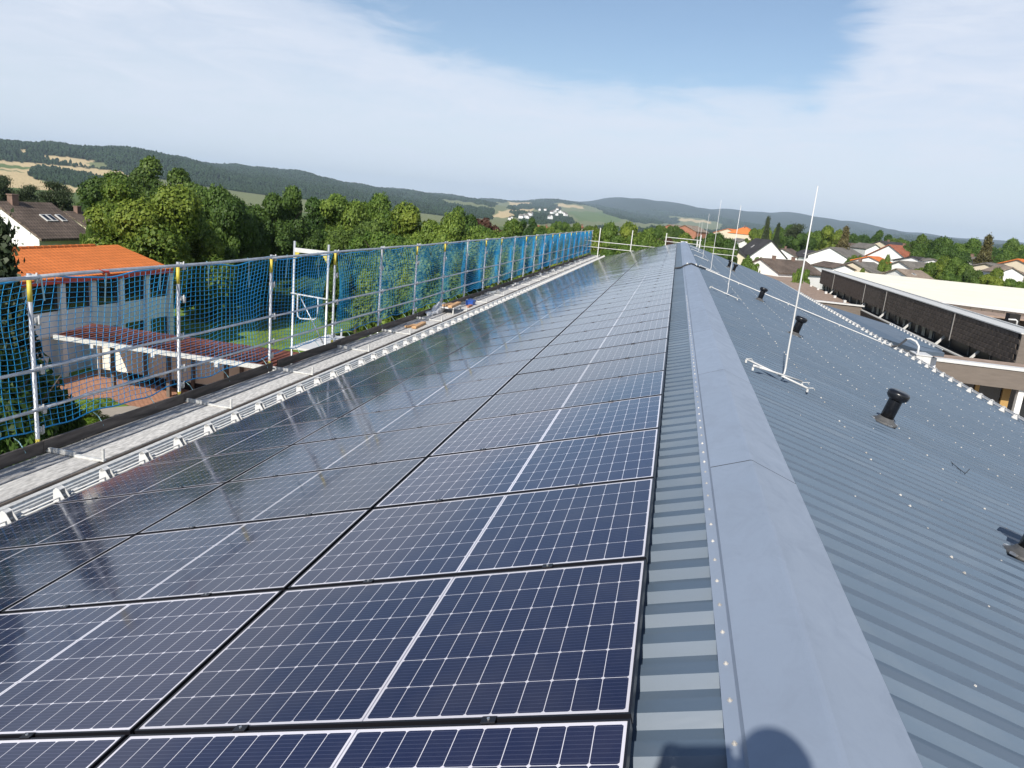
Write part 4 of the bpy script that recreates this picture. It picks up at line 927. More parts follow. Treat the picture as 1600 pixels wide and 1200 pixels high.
plant('drk2', 310, 425, 56, 100, 'shrub', 'dark shaded shrub'); plant('drk1', 370, 425, 57, 100, 'shrub', 'dark shaded shrub'); plant('drk2', 440, 425, 58, 100, 'shrub', 'dark shaded shrub'); plant('drk1', 500, 425, 58, 90, 'shrub', 'dark shaded shrub'); plant('bush', 335, 455, 54, 55, 'shrub', 'yellow-tipped shrub')
# pines and trees far left behind the brown-roofed houses
plant('pin', 2, 268, 100, 50, 'pine_tree', 'dark pine'); plant('pin', 44, 284, 96, 46, 'pine_tree', 'dark pine'); plant('pin', 88, 278, 92, 58, 'pine_tree', 'dark pine'); plant('drk2', 140, 299, 108, 40, adj='brownish dark tree'); plant('drk1', 118, 302, 112, 36, adj='dark tree')
plant('drk1', 26, 290, 104, 50, adj='dark tree'); plant('drk2', 66, 292, 104, 46, adj='dark tree'); plant('drk2', 160, 305, 112, 40, adj='dark tree')
plant('mid1', 122, 333, 60, 34, 'shrub', 'green garden shrub'); plant('mid2', 138, 350, 56, 28, 'shrub', 'green garden shrub')
# centre, beyond the gable end
for i, (x, y, D, w, k) in enumerate([(872, 348, 92, 36, 'drk1'), (893, 343, 104, 34, 'drk2'), (905, 355, 84, 40, 'mid1'), (925, 352, 78, 46, 'yel1'), (948, 346, 82, 42, 'mid2'), (968, 350, 78, 40, 'mid1'), (990, 346, 86, 38, 'yel1'), (1008, 356, 78, 40, 'mid2'),
        (1030, 352, 92, 36, 'drk2'), (1050, 360, 88, 34, 'cop'), (1022, 345, 120, 34, 'mid1'), (1068, 362, 96, 30, 'yel1'), (1086, 366, 86, 32, 'drk1'), (952, 372, 70, 60, 'mid1'), (1000, 374, 70, 50, 'mid2'), (1040, 376, 72, 46, 'mid2'), (905, 372, 72, 54, 'mid1'), (862, 366, 78, 46, 'mid2'), (884, 380, 66, 50, 'yel1'),
        (1038, 340, 160, 26, 'drk1'), (1062, 342, 190, 22, 'drk1'), (856, 342, 140, 26, 'mid1'), (824, 336, 150, 26, 'drk2'), (846, 352, 110, 30, 'yel1'), (915, 342, 170, 26, 'drk1'), (880, 338, 210, 20, 'mid1')]):
    plant(k, x, y, D, w, adj={'drk': 'dark green tree', 'mid': 'green tree', 'yel': 'yellow-green tree', 'cop': 'copper-leaved tree'}[k[:3]])
# right, town
for x, y, D, w, k in [(1122, 346, 110, 44, 'drk1'), (1106, 358, 120, 26, 'mid1'), (1132, 382, 88, 40, 'drk2'), (1112, 376, 92, 30, 'mid2'), (1180, 356, 230, 34, 'yel1'), (1196, 352, 240, 26, 'mid2'), (1218, 353, 230, 22, 'yel1'), (1232, 350, 225, 26, 'mid2'), (1252, 352, 200, 34, 'drk1'), (1262, 366, 215, 24, 'mid1'), (1238, 370, 220, 24, 'mid2'),
        (1284, 348, 215, 40, 'mid1'), (1300, 352, 200, 34, 'yel1'), (1275, 362, 225, 30, 'mid1'), (1315, 358, 210, 30, 'yel1'), (1340, 354, 250, 34, 'drk1'), (1362, 356, 250, 34, 'drk1'), (1385, 357, 250, 34, 'drk2'), (1408, 360, 245, 34, 'drk1'), (1425, 364, 240, 28, 'mid1'),
        (1465, 351, 160, 52, 'drk1'), (1448, 362, 165, 34, 'drk2'), (1484, 368, 155, 40, 'drk1'), (1500, 372, 170, 30, 'mid1'), (1520, 371, 190, 28, 'mid2'), (1535, 372, 220, 28, 'drk2'), (1576, 384, 160, 34, 'drk1'), (1596, 380, 200, 26, 'mid1'), (1510, 385, 160, 24, 'mid1'), (1560, 374, 240, 30, 'drk1'), (1588, 372, 260, 26, 'mid2'), (1612, 378, 240, 26, 'drk1'),
        (1474, 398, 140, 46, 'yel1'), (1452, 408, 137, 34, 'yel1'), (1500, 402, 139, 40, 'mid2'), (1530, 412, 136, 40, 'drk2'), (1556, 417, 136, 40, 'yel1'), (1585, 424, 137, 40, 'mid1'), (1490, 416, 136, 40, 'mid1'), (1612, 428, 138, 40, 'yel1'), (1162, 408, 96, 24, 'mid1'), (1180, 392, 150, 16, 'mid1'), (1150, 396, 100, 22, 'drk1'), (1170, 402, 110, 20, 'mid2'), (1140, 408, 80, 24, 'drk2')]:
    plant(k, x, y, D, w, adj={'drk': 'dark green tree', 'mid': 'green tree', 'yel': 'yellow-green tree'}[k[:3]])
for x, y, D, w, k in [(1258, 410, 112, 20, 'bush'), (1250, 416, 106, 18, 'bush'), (1349, 418, 131, 18, 'yel1'), (1386, 397, 136, 22, 'mid2'), (1343, 387, 150, 24, 'mid1'), (1331, 394, 146, 16, 'drk1'), (1186, 412, 108, 10, 'bush'), (1168, 398, 130, 16, 'mid2')]:
    plant(k, x, y, D, w, 'shrub', {'drk1': 'dark green garden tree', 'mid1': 'round green garden tree', 'mid2': 'upright green garden tree', 'yel1': 'pale green bush', 'bush': 'low green bush'}[k])
plant('con', 1201, 340, 190, 13, 'spruce_tree', 'slim dark spruce'); plant('con', 1217, 350, 200, 12, 'spruce_tree', 'slim dark spruce'); plant('conb', 1323, 355, 180, 24, 'spruce_tree', 'bare-looking olive conifer'); plant('conb', 1546, 369, 150, 30, 'spruce_tree', 'bare-looking brown conifer')
plant('pin', 1248, 346, 205, 40, 'pine_tree', 'spreading dark pine')
TREES.sort(key=lambda t: (t['name'], t['adj'], math.atan2(t['X'], t['Y']-CAM.y)))
cnt = {}; tot = {}
for t in TREES: tot[(t['name'], t['adj'])] = tot.get((t['name'], t['adj']), 0)+1
for t in TREES:
    kk = (t['name'], t['adj']); cnt[kk] = cnt.get(kk, 0)+1; n_ = cnt[kk]
    ang = math.degrees(math.atan2(t['X'], t['Y']-CAM.y))
    where = 'beyond the left scaffold net' if ang < -20 else 'behind the far end of the scaffold' if ang < -4 else 'just past the gable end of the roof' if ang < 3 else 'among the white houses' if ang < 14 else 'beyond the pale flat roof'
    lab = '%s %s' % (t['adj'], where) + ('' if tot[kk] == 1 else ', %s from the left' % ordi(n_))
    g = thing(t['name'], lab, 'shrub' if t['name'] == 'shrub' else 'tree', (t['X'], t['Y'], t['zg']-0.1), (0, 0, random.uniform(0, 6.28)), {'broadleaf_tree': 'broadleaf trees round the school', 'shrub': 'garden shrubs', 'spruce_tree': 'conifers in the gardens', 'pine_tree': 'pines in the gardens'}[t['name']])
    if t['name'] == 'broadleaf_tree': t['w'] = max(t['w'], 0.62*t['h'])
    if t['name'] == 'spruce_tree': t['w'] = max(t['w'], (0.36 if t['key'] == 'con' else 0.55)*t['h'])
    cm, tm = TM[t['key']]
    for nm, me_ in (('crown', cm), ('trunk', tm)):
        o = put(nm, me_, g); o.scale = (t['w'], t['w'], t['h']+0.1)

# ------------------------------------------------------------------ houses
def house(X, Y, zg, w, l, he, hr, rz, wall, roof, label, name='house', cat='house', chim=1, sky_=0, solar=0, over=0.45, hip=0.0, wins=True, group='houses of the town', gable_win=True, sky_side=0):
    """ridge along local y, length l; width w; he / hr heights of eave and ridge above the ground"""
    g = thing(name, label, cat, (X, Y, zg), (0, 0, rz), group)
    b_ = MB(); b_.box((0, 0, he/2-1), (w, l, he+2)); rin = hr-0.18
    if not hip:
        for s in (-1, 1): b_.add([(-w/2, s*l/2, he), (w/2, s*l/2, he), (0, s*l/2, rin)], [(0, 1, 2) if s < 0 else (0, 2, 1)])
    b_.build('wall', M[wall], g)
    b_ = MB(); sl_ = (hr-he)/(w/2); ox = over; oy = 0.3; th_ = 0.16; hy = hip*w/2
    for s in (-1, 1):
        a = [(s*(w/2+ox), -l/2-oy, he-ox*sl_), (s*(w/2+ox), l/2+oy, he-ox*sl_), (0, l/2+oy-hy, hr), (0, -l/2-oy+hy, hr)]
        a2 = [(x, y, z-th_) for x, y, z in a]; V = a+a2; fs = [(0, 1, 2, 3), (7, 6, 5, 4), (0, 4, 5, 1), (1, 5, 6, 2), (2, 6, 7, 3), (3, 7, 4, 0)]
        if s < 0: fs = [f[::-1] for f in fs]
        b_.add(V, fs)
    if hip:
        for s in (-1, 1): b_.add([(-(w/2+ox), s*(l/2+oy), he-ox*sl_), (w/2+ox, s*(l/2+oy), he-ox*sl_), (0, s*(l/2+oy-hy), hr)], [(0, 1, 2) if s < 0 else (0, 2, 1)])
    me_ = b_.mesh('roof', M[roof]); k = math.hypot(1, sl_); planar_uv(me_, lambda c, n: (c.y, abs(c.x)*k) if abs(n.y) < 0.5 else (c.x, c.z)); rf = put('roof', me_, g)
    for c in range(chim):
        y = (-0.25+0.45*c)*l; b_ = MB(); b_.box((0.2, y, hr+0.0), (0.38, 0.48, 0.8)); b_.box((0.2, y, hr+0.42), (0.45, 0.56, 0.07)); b_.build('chimney', M['chim'], rf)
    for c in range(sky_):
        s = sky_side or (-1 if c % 2 else 1); y = (-0.2+0.22*c)*l*0.6 if not sky_side else (0.02, 0.14, 0.34)[c]*l; x = s*w*0.27; z = hr-abs(x)*sl_; rm = Matrix.Rotation(-s*-math.atan(sl_), 3, 'Y'); b_ = MB(); b_.box((x, y, z+0.05), (0.7, 0.42, 0.07), rm); q_ = b_.build('roof_window', M['windowf'], rf)
        b_ = MB(); b_.box((x, y, z+0.06), (0.55, 0.28, 0.08), rm); b_.build('pane', M['glass'], q_) if False else b_.build('roof_pane', M['glass'], rf)
    if solar:
        for s in ((-1,) if solar == 1 else (1,) if solar == 2 else (-1, 1)):
            x = s*w*0.26; z = hr-abs(x)*sl_; rm = Matrix.Rotation(s*math.atan(sl_), 3, 'Y'); b_ = MB()
            for i in range(4):
                for j in range(2): 
                    xx = s*(w*0.15+j*w*0.2); b_.box((xx, (-0.3+i*0.2)*l, hr-abs(xx)*sl_+0.12), (w*0.2*k-0.05, l*0.195, 0.05), rm)
            b_.build('solar_array', M['solar_far'], rf)
    if wins:
        for s in (-1, 1):
            spots = [(w*0.22, he*0.45)] if gable_win else []
            for (x, z) in spots:
                b_ = MB(); b_.box((x, s*(l/2+0.005), z), (0.9, 0.06, 1.0)); wf = b_.build('window', M['windowf'], g); b_ = MB(); b_.box((x, s*(l/2+0.02), z), (0.74, 0.06, 0.84)); b_.build('pane', M['glass'], wf)
            for i in range(3):
                y = (-0.3+0.3*i)*l; b_ = MB(); b_.box((s*(w/2+0.005), y, he*0.5), (0.06, 0.9, 1.0)); wf = b_.build('window', M['windowf'], g); b_ = MB(); b_.box((s*(w/2+0.02), y, he*0.5), (0.06, 0.74, 0.84)); b_.build('pane', M['glass'], wf)
    return g
M['solar_far'] = mat('solar_glass_far', (0.02, 0.03, 0.08), 0.15, spec=0.8)
def hpx(xp, yr, D, w, l, he, hr, rz, wall, roof, label, **k):
    """ridge centre at pixel (xp,yr), distance D"""
    P = atD(xp, yr, D); house(P.x, P.y, P.z-hr, w, l, he, hr, R(rz), wall, roof, label, **k)
def wpx(xp, yp, D): P = atD(xp, yp, D); return P, (MC.transposed() @ (P-CAM)).y/F
def hG(xa, ya, ye, D, gpx, rpx, a, wall, roof, label, **k):
    """gable towards us: apex pixel, eave pixel row, gable and side-roof widths in px; a = degrees the ridge turns left (+) or right (-) of the view ray"""
    P, m_ = wpx(xa, ya, D); az_ = math.atan2(P.x-CAM.x, P.y-CAM.y); w = gpx*m_/math.cos(R(a)); l = max(3.5, rpx*m_/abs(math.sin(R(a)))); rz = R(a)-az_
    zg = terr_xy(P.x, P.y); hr = P.z-zg; he = hr-(ye-ya)*m_
    C0 = P+Vector((-math.sin(rz), math.cos(rz), 0))*(l/2+0.3); house(C0.x, C0.y, zg, w*0.94, l, he+0.3, hr, rz, wall, roof, label, over=0.03*w, **k)
def hC(xl, yl, xr, yr, ye, D, D2, w, wall, roof, label, **k):
    """ridge across the view between two pixels at distances D and D2"""
    P = atD(xl, yl, D); Q = atD(xr, yr, D2); mid_ = (P+Q)/2; l = math.hypot(Q.x-P.x, Q.y-P.y); rz = math.atan2(Q.y-P.y, Q.x-P.x)-math.pi/2; m_ = D/F
    zg = terr_xy(mid_.x, mid_.y); hr = mid_.z-zg; he = hr-(ye-yl)*m_*0.92
    house(mid_.x, mid_.y, zg, w, l-0.6, he, hr, rz, wall, roof, label, over=0.3, **k)
hG(1206, 375, 402, 150, 57, 24, 22, 'white', 't_dark', 'big white gabled house with a dark roof and skylight, behind the second lightning rod', chim=0, sky_=2)
hC(1188, 402.5, 1259, 407.5, 419.5, 118, 126, 7.0, 'white', 't_brown', 'white house with a long brown roof facing the hall, two chimneys', chim=2)
hG(1284, 393, 405.5, 175, 43, 25, 26, 'white', 't_dark', 'white gabled house with dark roof right of the nearest lightning rod', chim=0, sky_=2)
hG(1166, 373.5, 380, 235, 20, 14, 28, 'white', 't_grey', 'small white gabled house with a grey roof, right of the orange roofs', chim=0)
hC(1137, 357, 1155, 358.5, 365, 330, 340, 12, 'cream', 't_orange', 'cream house with a low orange roof, left of the two orange roofs', chim=0)
hC(1160, 354, 1171, 355, 365, 322, 330, 11, 'cream', 't_orange', 'cream house with a steep hipped orange roof and chimney, right of the two', hip=0.5, chim=1)
hC(1222, 387.5, 1237, 388.5, 398, 178, 184, 7, 'white', 't_brown', 'low brown-roofed house tucked behind the big white gable', chim=1)
hC(1297, 385, 1330, 388, 399, 168, 186, 8, 'white', 't_grey', 'house with grey-brown roof and pale gable, behind the round green bush', chim=0)
hG(1306, 374.5, 382, 240, 20, 7, 24, 'white', 't_dark', 'small far white gable among trees, right of the nearest lightning rod', chim=0)
hG(1369, 381.5, 391, 215, 26, 24, 30, 'white', 't_grey', 'white gabled house with a grey roof, left of the long red roof', chim=0)
hG(1346, 381, 388, 228, 20, 30, 34, 'white', 't_brown', 'partly hidden white house with a grey-brown roof, behind the grey-roofed one', chim=0)
hC(1389, 382, 1471, 389, 401, 162, 178, 8.6, 'white', 't_red', 'long white house with a red-brown roof and rooflights', chim=2, sky_=3)
hC(1405, 407.5, 1450, 409.5, 422, 140, 146, 7.5, 'white', 't_grey', 'white house with a pale grey roof, in front of the long red roof', chim=0)
hC(1425, 400, 1458, 403, 408, 152, 158, 7, 'white', 't_dark', 'low white house with a dark roof, just below the long red roof', sky_=1, chim=0)
hG(1459, 404, 411, 150, 28, 8, 20, 'white', 't_grey', 'small white gable between the red roof and the yellow-green trees', chim=0)
hG(1321, 412.5, 422.5, 132, 36, 30, 34, 'white', 't_brown', 'white gable with brown roof rising behind the slate fascia corner', chim=0)
hC(1333, 407, 1366, 410, 420, 134, 140, 7, 'cream', 't_grey', 'low grey-brown roofed house with a white chimney, left of the green birch', chim=1)
hC(1358, 399.5, 1374, 401, 408, 146, 150, 6, 'white', 't_orange', 'small house with a bright orange roof behind the green birch', chim=0)
hC(1400, 419.5, 1440, 422, 431, 132, 135, 7, 'white', 't_cream', 'brown-roofed white house touching the pale flat roof', sky_=1, chim=0)
hG(1583, 417, 430, 140, 40, 20, 24, 'white', 't_cream', 'white gabled house with reddish verge at the right edge of the town', chim=0)
hC(1540, 410, 1572, 413, 420, 146, 152, 8, 'cream', 't_grey', 'grey-roofed house carrying dark blue solar panels, right of the trees', solar=1, chim=0)
hC(1510, 400, 1535, 402, 409, 156, 162, 7, 'white', 't_grey', 'grey-roofed house with white dormer beside the brown conifer', chim=1)
hC(1590, 404, 1625, 407, 416, 150, 156, 8, 'cream', 't_orange', 'house with an orange roof cut by the right photo edge', chim=0)
hC(1375, 376, 1420, 380, 386, 230, 240, 9, 'cream', 't_dark', 'dark-roofed house behind the long red roof', chim=1)
hC(1146, 386, 1160, 388, 400, 150, 156, 6, 'cream', 't_dark', 'dark-roofed house just over the edge of the right slope', chim=0, solar=1)
hC(1046, 350, 1066, 352.5, 358, 300, 308, 10, 'brick', 't_cream', 'left one of two joined brick houses with solar roofs', solar=1, chim=0)
hC(1070, 351, 1090, 353.5, 359, 292, 300, 10, 'brick', 't_cream', 'right one of two joined brick houses with solar roofs', solar=1, chim=0)
hpx(848, 353, 190, 7, 8, 3.4, 6.2, 30, 'white', 't_red', 'white house with pinkish roof peeping out of the trees, left one')
hpx(906, 353, 180, 6, 6, 3.4, 6.2, 20, 'cream', 't_red', 'pink-roofed house peeping out just past the end of the net')
# left houses
hpx(30, 312, 66, 9.5, 7.6, 4.2, 8.4, -42+84, 'white', 't_brown', 'x') if False else None
def left_house():
    P1 = atD(80, 316.5, 60); E1 = atY(150, 373, P1.y); w = 2*(E1.x-P1.x); hr = P1.z-GZ; he = E1.z-GZ+0.35
    P0 = atX(-12, 306, P1.x); l = P1.y-P0.y
    house(P1.x, (P1.y+P0.y)/2, GZ, w-0.9, l-0.6, he, hr, 0, 'white', 't_brown', 'large white house with a weathered brown tiled roof at the left edge', chim=1, sky_=3, sky_side=1, wins=False, over=0.45)
left_house()
hC(98, 327, 166, 333, 362, 76, 80, 9, 'cream', 't_brown', 'brown-roofed house with a brick chimney, left of the yellow-green maple', chim=1)
# village on the far hillside
for i, (x, y, D, s) in enumerate([(863, 330, 2100, 9), (867, 328, 2150, 8), (875, 329, 2100, 9), (870, 333, 2050, 8), (881, 331, 2160, 7), (843, 326, 2300, 7), (852, 326, 2320, 7), (871, 325, 2300, 7), (815, 336, 1600, 9), (822, 335, 1620, 9), (829, 332, 1700, 9), (826, 338, 1600, 9), (798, 339, 1500, 8), (860, 337, 1650, 9), (884, 333, 1800, 8)]):
    P = atD(x, y, D); zt_ = terr_xy(P.x, P.y); P.z = max(P.z, zt_+3)
    house(P.x, P.y, P.z-s*0.55, s*0.8, s*1.1, s*0.4, s*0.75, random.uniform(0, 3), 'white', random.choice(['t_grey', 't_brown', 't_white' if False else 't_grey']), 'tiny pale house of the hillside village, %s from the left' % ordi(i+1), chim=0, wins=False, group='houses of the far village')

# ------------------------------------------------------------------ slate-clad flat-roofed building on the right
SX, SY0, SY1 = 18.0, 41.2, 98.0
ZT = atX(1400, 458.5, SX).z; ZF = ZT-1.66; ZLg = ZT-2.35
sb = thing('slate_building', 'long flat-roofed school building with dark slate fascia on the right', 'building', (SX, 60, GZ)); so2 = Vector((-SX, -60, -GZ))
def sbp(o): o.parent = sb; o.location = Vector(o.location)+so2; return o
b_ = MB(); b_.box((SX+0.76, (SY0+SY1)/2, (ZT+ZF)/2-0.02), (1.5, SY1-SY0, ZT-ZF-0.06)); sbp(b_.build('fascia_core', M['slateb']))
b_ = MB(); b_.box((SX+3.3, (SY0+SY1)/2, (ZF+GZ)/2-0.3), (4.4, SY1-SY0-0.8, ZF-GZ-0.6)); sbp(b_.build('wall', M['slateb']))
b_ = MB(); b_.box((SX+0.10, (SY0+SY1)/2, ZT+0.03), (0.36, SY1-SY0+0.1, 0.06)); b_.box((SX+0.82, (SY0+SY1)/2, ZT-0.005), (1.1, SY1-SY0, 0.03)); b_.box((SX+1.48, (SY0+SY1)/2, ZT+0.03), (0.12, SY1-SY0, 0.09)); sbp(b_.build('roof_edge', M['galvw']))
b_ = MB(); b_.box((SX+0.76, SY0-0.03, (ZT+ZF)/2-0.35), (1.56, 0.07, ZT-ZF+0.7)); sbp(b_.build('end_fascia', M['brownf']))
# slates: six courses, individually hung
TW, THh = 0.58, (ZT-ZF-0.02)/6
b_ = MB(); b_.box((0, 0, 0), (0.03, TW-0.04, THh-0.03), Matrix.Rotation(R(-5), 3, 'Y')); slate_me = b_.mesh('slate', M['slate'])
sl_pos = []
for j in range(6):
    for i in range(int((SY1-SY0)/TW)):
        y = SY0+TW*(i+0.5+(0.5 if j % 2 else 0))
        if y < SY1-TW*0.5: sl_pos.append((y, ZF+THh*(j+0.5)))
sl_pos.sort(key=lambda p: p[0])
for y, z in sl_pos[:290]: sbp(put('slate', slate_me, None, (SX-0.028+random.uniform(-.004, .004), y, z), (random.uniform(-.01, .01), 0, 0)))
b_ = MB()
for y, z in sl_pos[290:]: b_.box((SX-0.028, y, z), (0.02, TW-0.022, THh+0.03), Matrix.Rotation(R(-4), 3, 'Y'))
sbp(tag(b_.build('far_slate', M['slate']), kind='stuff'))
for yy in (89.5, 74.8, 67.2, 50.8): 
    b_ = MB(); b_.box((SX-0.07, yy, (ZT+ZF)/2-0.08), (0.05, 0.07, ZT-ZF+0.1)); sbp(b_.build('downpipe', M['flash2']))
# window band with curtains, then the light ledge and the lower slate wall
b_ = MB(); b_.box((SX+0.6, (SY0+SY1)/2, ZF-0.55), (0.05, SY1-SY0-0.9, 1.1)); sbp(b_.build('window_band', M['darkglass']))
for i in range(34):
    y = SY0+1.2+i*1.66
    if i % 2 == 0: b_ = MB(); b_.box((SX+0.55, y, ZF-0.5), (0.05, 0.07, 1.1)); sbp(b_.build('mullion', M['flash2']))
    if random.random() < 0.5 and y > 52: b_ = MB(); b_.box((SX+0.54, y+0.6, ZF-0.5), (0.03, random.uniform(0.3, 0.7), 1.0)); sbp(b_.build('curtain', M['curtain']))
for yy in (89.5, 74.8, 67.2, 60, 52.5, 46.5):
    b_ = MB(); b_.add([(SX-0.35, yy, ZLg), (SX-0.15, yy, ZLg), (SX+0.35, yy, ZF), (SX+0.2, yy, ZF), (SX-0.35, yy+.07, ZLg), (SX-0.15, yy+.07, ZLg), (SX+0.35, yy+.07, ZF), (SX+0.2, yy+.07, ZF)], [(0, 1, 2, 3), (7, 6, 5, 4), (0, 4, 5, 1), (1, 5, 6, 2), (2, 6, 7, 3), (3, 7, 4, 0)]); sbp(b_.build('strut', M['galvw']))
b_ = MB(); b_.box((SX-0.4, (44+SY1)/2, ZLg+0.03), (0.22, SY1-44, 0.07)); sbp(b_.build('ledge', M['galvw']))
b_ = MB()
for j in range(8):
    for i in range(62):
        y = SY0+1+0.6*(i+(0.5 if j % 2 else 0)); b_.box((SX-0.42, y, ZLg-0.16-0.3*j), (0.02, 0.575, 0.32), Matrix.Rotation(R(-4), 3, 'Y'))
sbp(tag(b_.build('lower_slate', M['slate']), kind='stuff'))
b_ = MB(); b_.box((SX+0.4, (SY0+1+SY1)/2, (ZLg+GZ)/2-0.03), (1.6, SY1-SY0-1, ZLg-GZ-0.06)); sbp(b_.build('lower_wall', M['slateb']))

# pale flat roof and inner court beyond
Zc = ZT-0.45
cr = thing('assembly_block', 'low block with a large pale cream flat roof behind the slate building', 'building', (35, 95, GZ)); co2 = Vector((-35, -95, -GZ))
def crp(o): o.parent = cr; o.location = Vector(o.location)+co2; return o
poly = [(SX+1.57, 68.6), (70, 69.4), (70, 119), (25.5, 114.2), (SX+1.57, 99.6)]
b_ = MB(); n_ = len(poly); V = [(x, y, Zc) for x, y in poly]+[(x, y, Zc-0.35) for x, y in poly]; b_.add(V, [tuple(range(n_)), tuple(range(2*n_-1, n_-1, -1))]+[(i, i+n_, (i+1) % n_+n_, (i+1) % n_) for i in range(n_)])
crp(b_.build('flat_roof', M['cream_roof']))
b_ = MB(); cx_, cy_ = 44, 92; V = [(cx_+(x-cx_)*.985, cy_+(y-cy_)*.985, z) for z in (Zc-0.34, GZ) for x, y in poly]; b_.add(V, [(i, i+n_, (i+1) % n_+n_, (i+1) % n_) for i in range(n_)]); crp(b_.build('wall', M['brownf']))
b_ = MB(); b_.box((45, 65.6, Zc-0.42), (50, 5.4, 0.12)); crp(b_.build('lower_roof', M['gravel']))
bb1, bb2 = atZ(1475, 473, Zc-0.1), atZ(1700, 502, Zc-0.1)
ct = thing('court_wing', 'slate-faced wing with a white coping behind the long slate fascia', 'building', (bb1.x, bb1.y, GZ)); to = -Vector((bb1.x, bb1.y, GZ)); d_ = (bb2-bb1); d_.z = 0; L_ = d_.length; ang = math.atan2(d_.y, d_.x); rm = Matrix.Rotation(ang, 3, 'Z')
def ctp(o): o.parent = ct; return o
b_ = MB(); b_.box(rm @ Vector((L_/2-2, 0.1, 0))+Vector((0, 0, Zc-0.06-GZ)), (L_+4, 0.34, 0.14), rm); ctp(b_.build('coping', M['whitemetal']))
b_ = MB(); b_.box(rm @ Vector((L_/2-2, 0.12, 0))+Vector((0, 0, Zc-0.13-1.2-GZ)), (L_+4, 0.2, 2.4), rm); ctp(b_.build('wall', M['slateb']))
b_ = MB()
for j in range(6):
    for i in range(int(L_/0.8)): b_.box(rm @ Vector((0.8*(i+0.5*(j % 2)), 0.0, 0))+Vector((0, 0, Zc-0.3-0.3*j-GZ)), (0.77, 0.02, 0.31), rm)
ctp(tag(b_.build('far_slate', M['slate']), kind='stuff'))
P = atZ(1580, 506, ZT-0.3); b_ = MB(); b_.box((P.x, P.y, ZT-0.5), (0.62, 0.62, 1.7)); tag(b_.build('duct_housing', M['slateb']), 'dark square duct housing standing behind the slate roof edge', 'duct')
P = atZ(1584, 500, ZT+0.1); b_ = MB(); b_.tube([P+Vector((-.3, 0, .0)), P+Vector((.1, 0, .02)), P+Vector((.2, 0, -.05)), P+Vector((.2, 0, -.4))], 0.055, 8); tag(b_.build('vent_elbow', M['whitemetal'], None, True), 'small white vent elbow in front of the dark duct housing', 'vent')

# gravel roof with its parapets, between our eave and the slate building
gr = thing('gravel_block', 'low block with a brown gravel roof between the hall and the slate building', 'building', (13, 80, GZ)); go2 = Vector((-13, -80, -GZ))
def grp(o): o.parent = gr; o.location = Vector(o.location)+go2; return o
zgv = -4.72; f0 = atZ(1296, 471.5, zgv+0.3).y; f1 = atZ(1225, 431, zgv).y
b_ = MB(); b_.box((12.9, (f0+f1)/2, zgv-0.1), (9.4, f1-f0, 0.2)); grp(b_.build('gravel_roof', M['gravel']))
b_ = MB(); b_.box((12.9, f0-0.1, (zgv+0.2+GZ)/2), (9.4, 0.2, zgv+0.2-GZ)); grp(b_.build('wall', M['brownf']))
b_ = MB(); b_.box((12.9, f0-0.1, zgv+0.26), (9.7, 0.5, 0.12)); grp(b_.build('coping', M['whitemetal']))
b_ = MB(); b_.box((11.9, f1+0.15, zgv+0.2), (12, 0.25, 1.3)); grp(b_.build('parapet', M['cream_roof']))
for i in range(5):
    b_ = MB(); b_.box((17.1, f0+5+i*5, zgv+0.12), (0.25, 0.4, 0.25)); grp(b_.build('rooflight', M['whitemetal']))
# near connecting wing
cw = thing('link_wing', 'low link wing with brown fascia and white coping meeting the right eave', 'building', (13, 31, GZ)); wo2 = Vector((-13, -31, -GZ))
def cwp(o): o.parent = cw; o.location = Vector(o.location)+wo2; return o
zk = -3.16; yk = atZ(1520, 571, zk).y; zb = atY(1560, 605.5, yk).z
b_ = MB(); b_.box((14.4, yk+0.12, (zk+zb)/2), (10.4, 0.24, zk-zb)); cwp(b_.build('fascia', M['brownf']))
b_ = MB(); b_.box((14.4, yk+0.16, zk+0.06), (10.5, 0.42, 0.12)); cwp(b_.build('coping', M['whitemetal']))
b_ = MB(); b_.box((14.0, yk+2.2, zk-0.28), (9.0, 3.7, 0.15)); cwp(b_.build('flat_roof', M['gravel']))
b_ = MB(); b_.box((14.4, yk+1.0, (zb+GZ)/2), (10.2, 0.06, zb-GZ)); cwp(b_.build('glazing', M['glass']))
for i in range(9):
    x = 9.8+i*1.15; b_ = MB(); b_.box((x, yk+0.93, (zb+GZ)/2), (0.16 if i % 2 else 0.3, 0.12, zb-GZ)); cwp(b_.build('timber_frame', M['doorw']))
xp_ = atY(1590, 640, yk+0.1).x
for dx in (0, 3.4, -5.2): b_ = MB(); b_.box((xp_+dx, yk+0.25, (zb+GZ)/2), (0.22, 0.22, zb-GZ-0.01)); cwp(b_.build('column', M['white']))
b_ = MB(); b_.box((15, yk+4.5, (GZ+zk-0.4)/2), (8, 0.2, zk-0.4-GZ)); cwp(b_.build('rear_wall', M['brick']))
P = Vector((8.35, 24.9, zr(7.82)-0.18)); b_ = MB(); b_.box((0, 0, 0), (0.45, 0.7, 0.40)); b_.box((0, 0, 0.21), (0.5, 0.76, 0.03)); o = b_.build('eave_box', M['whitemetal']); o.location = P; tag(o, 'white metal box at the right eave under the conduit elbow', 'metal box')
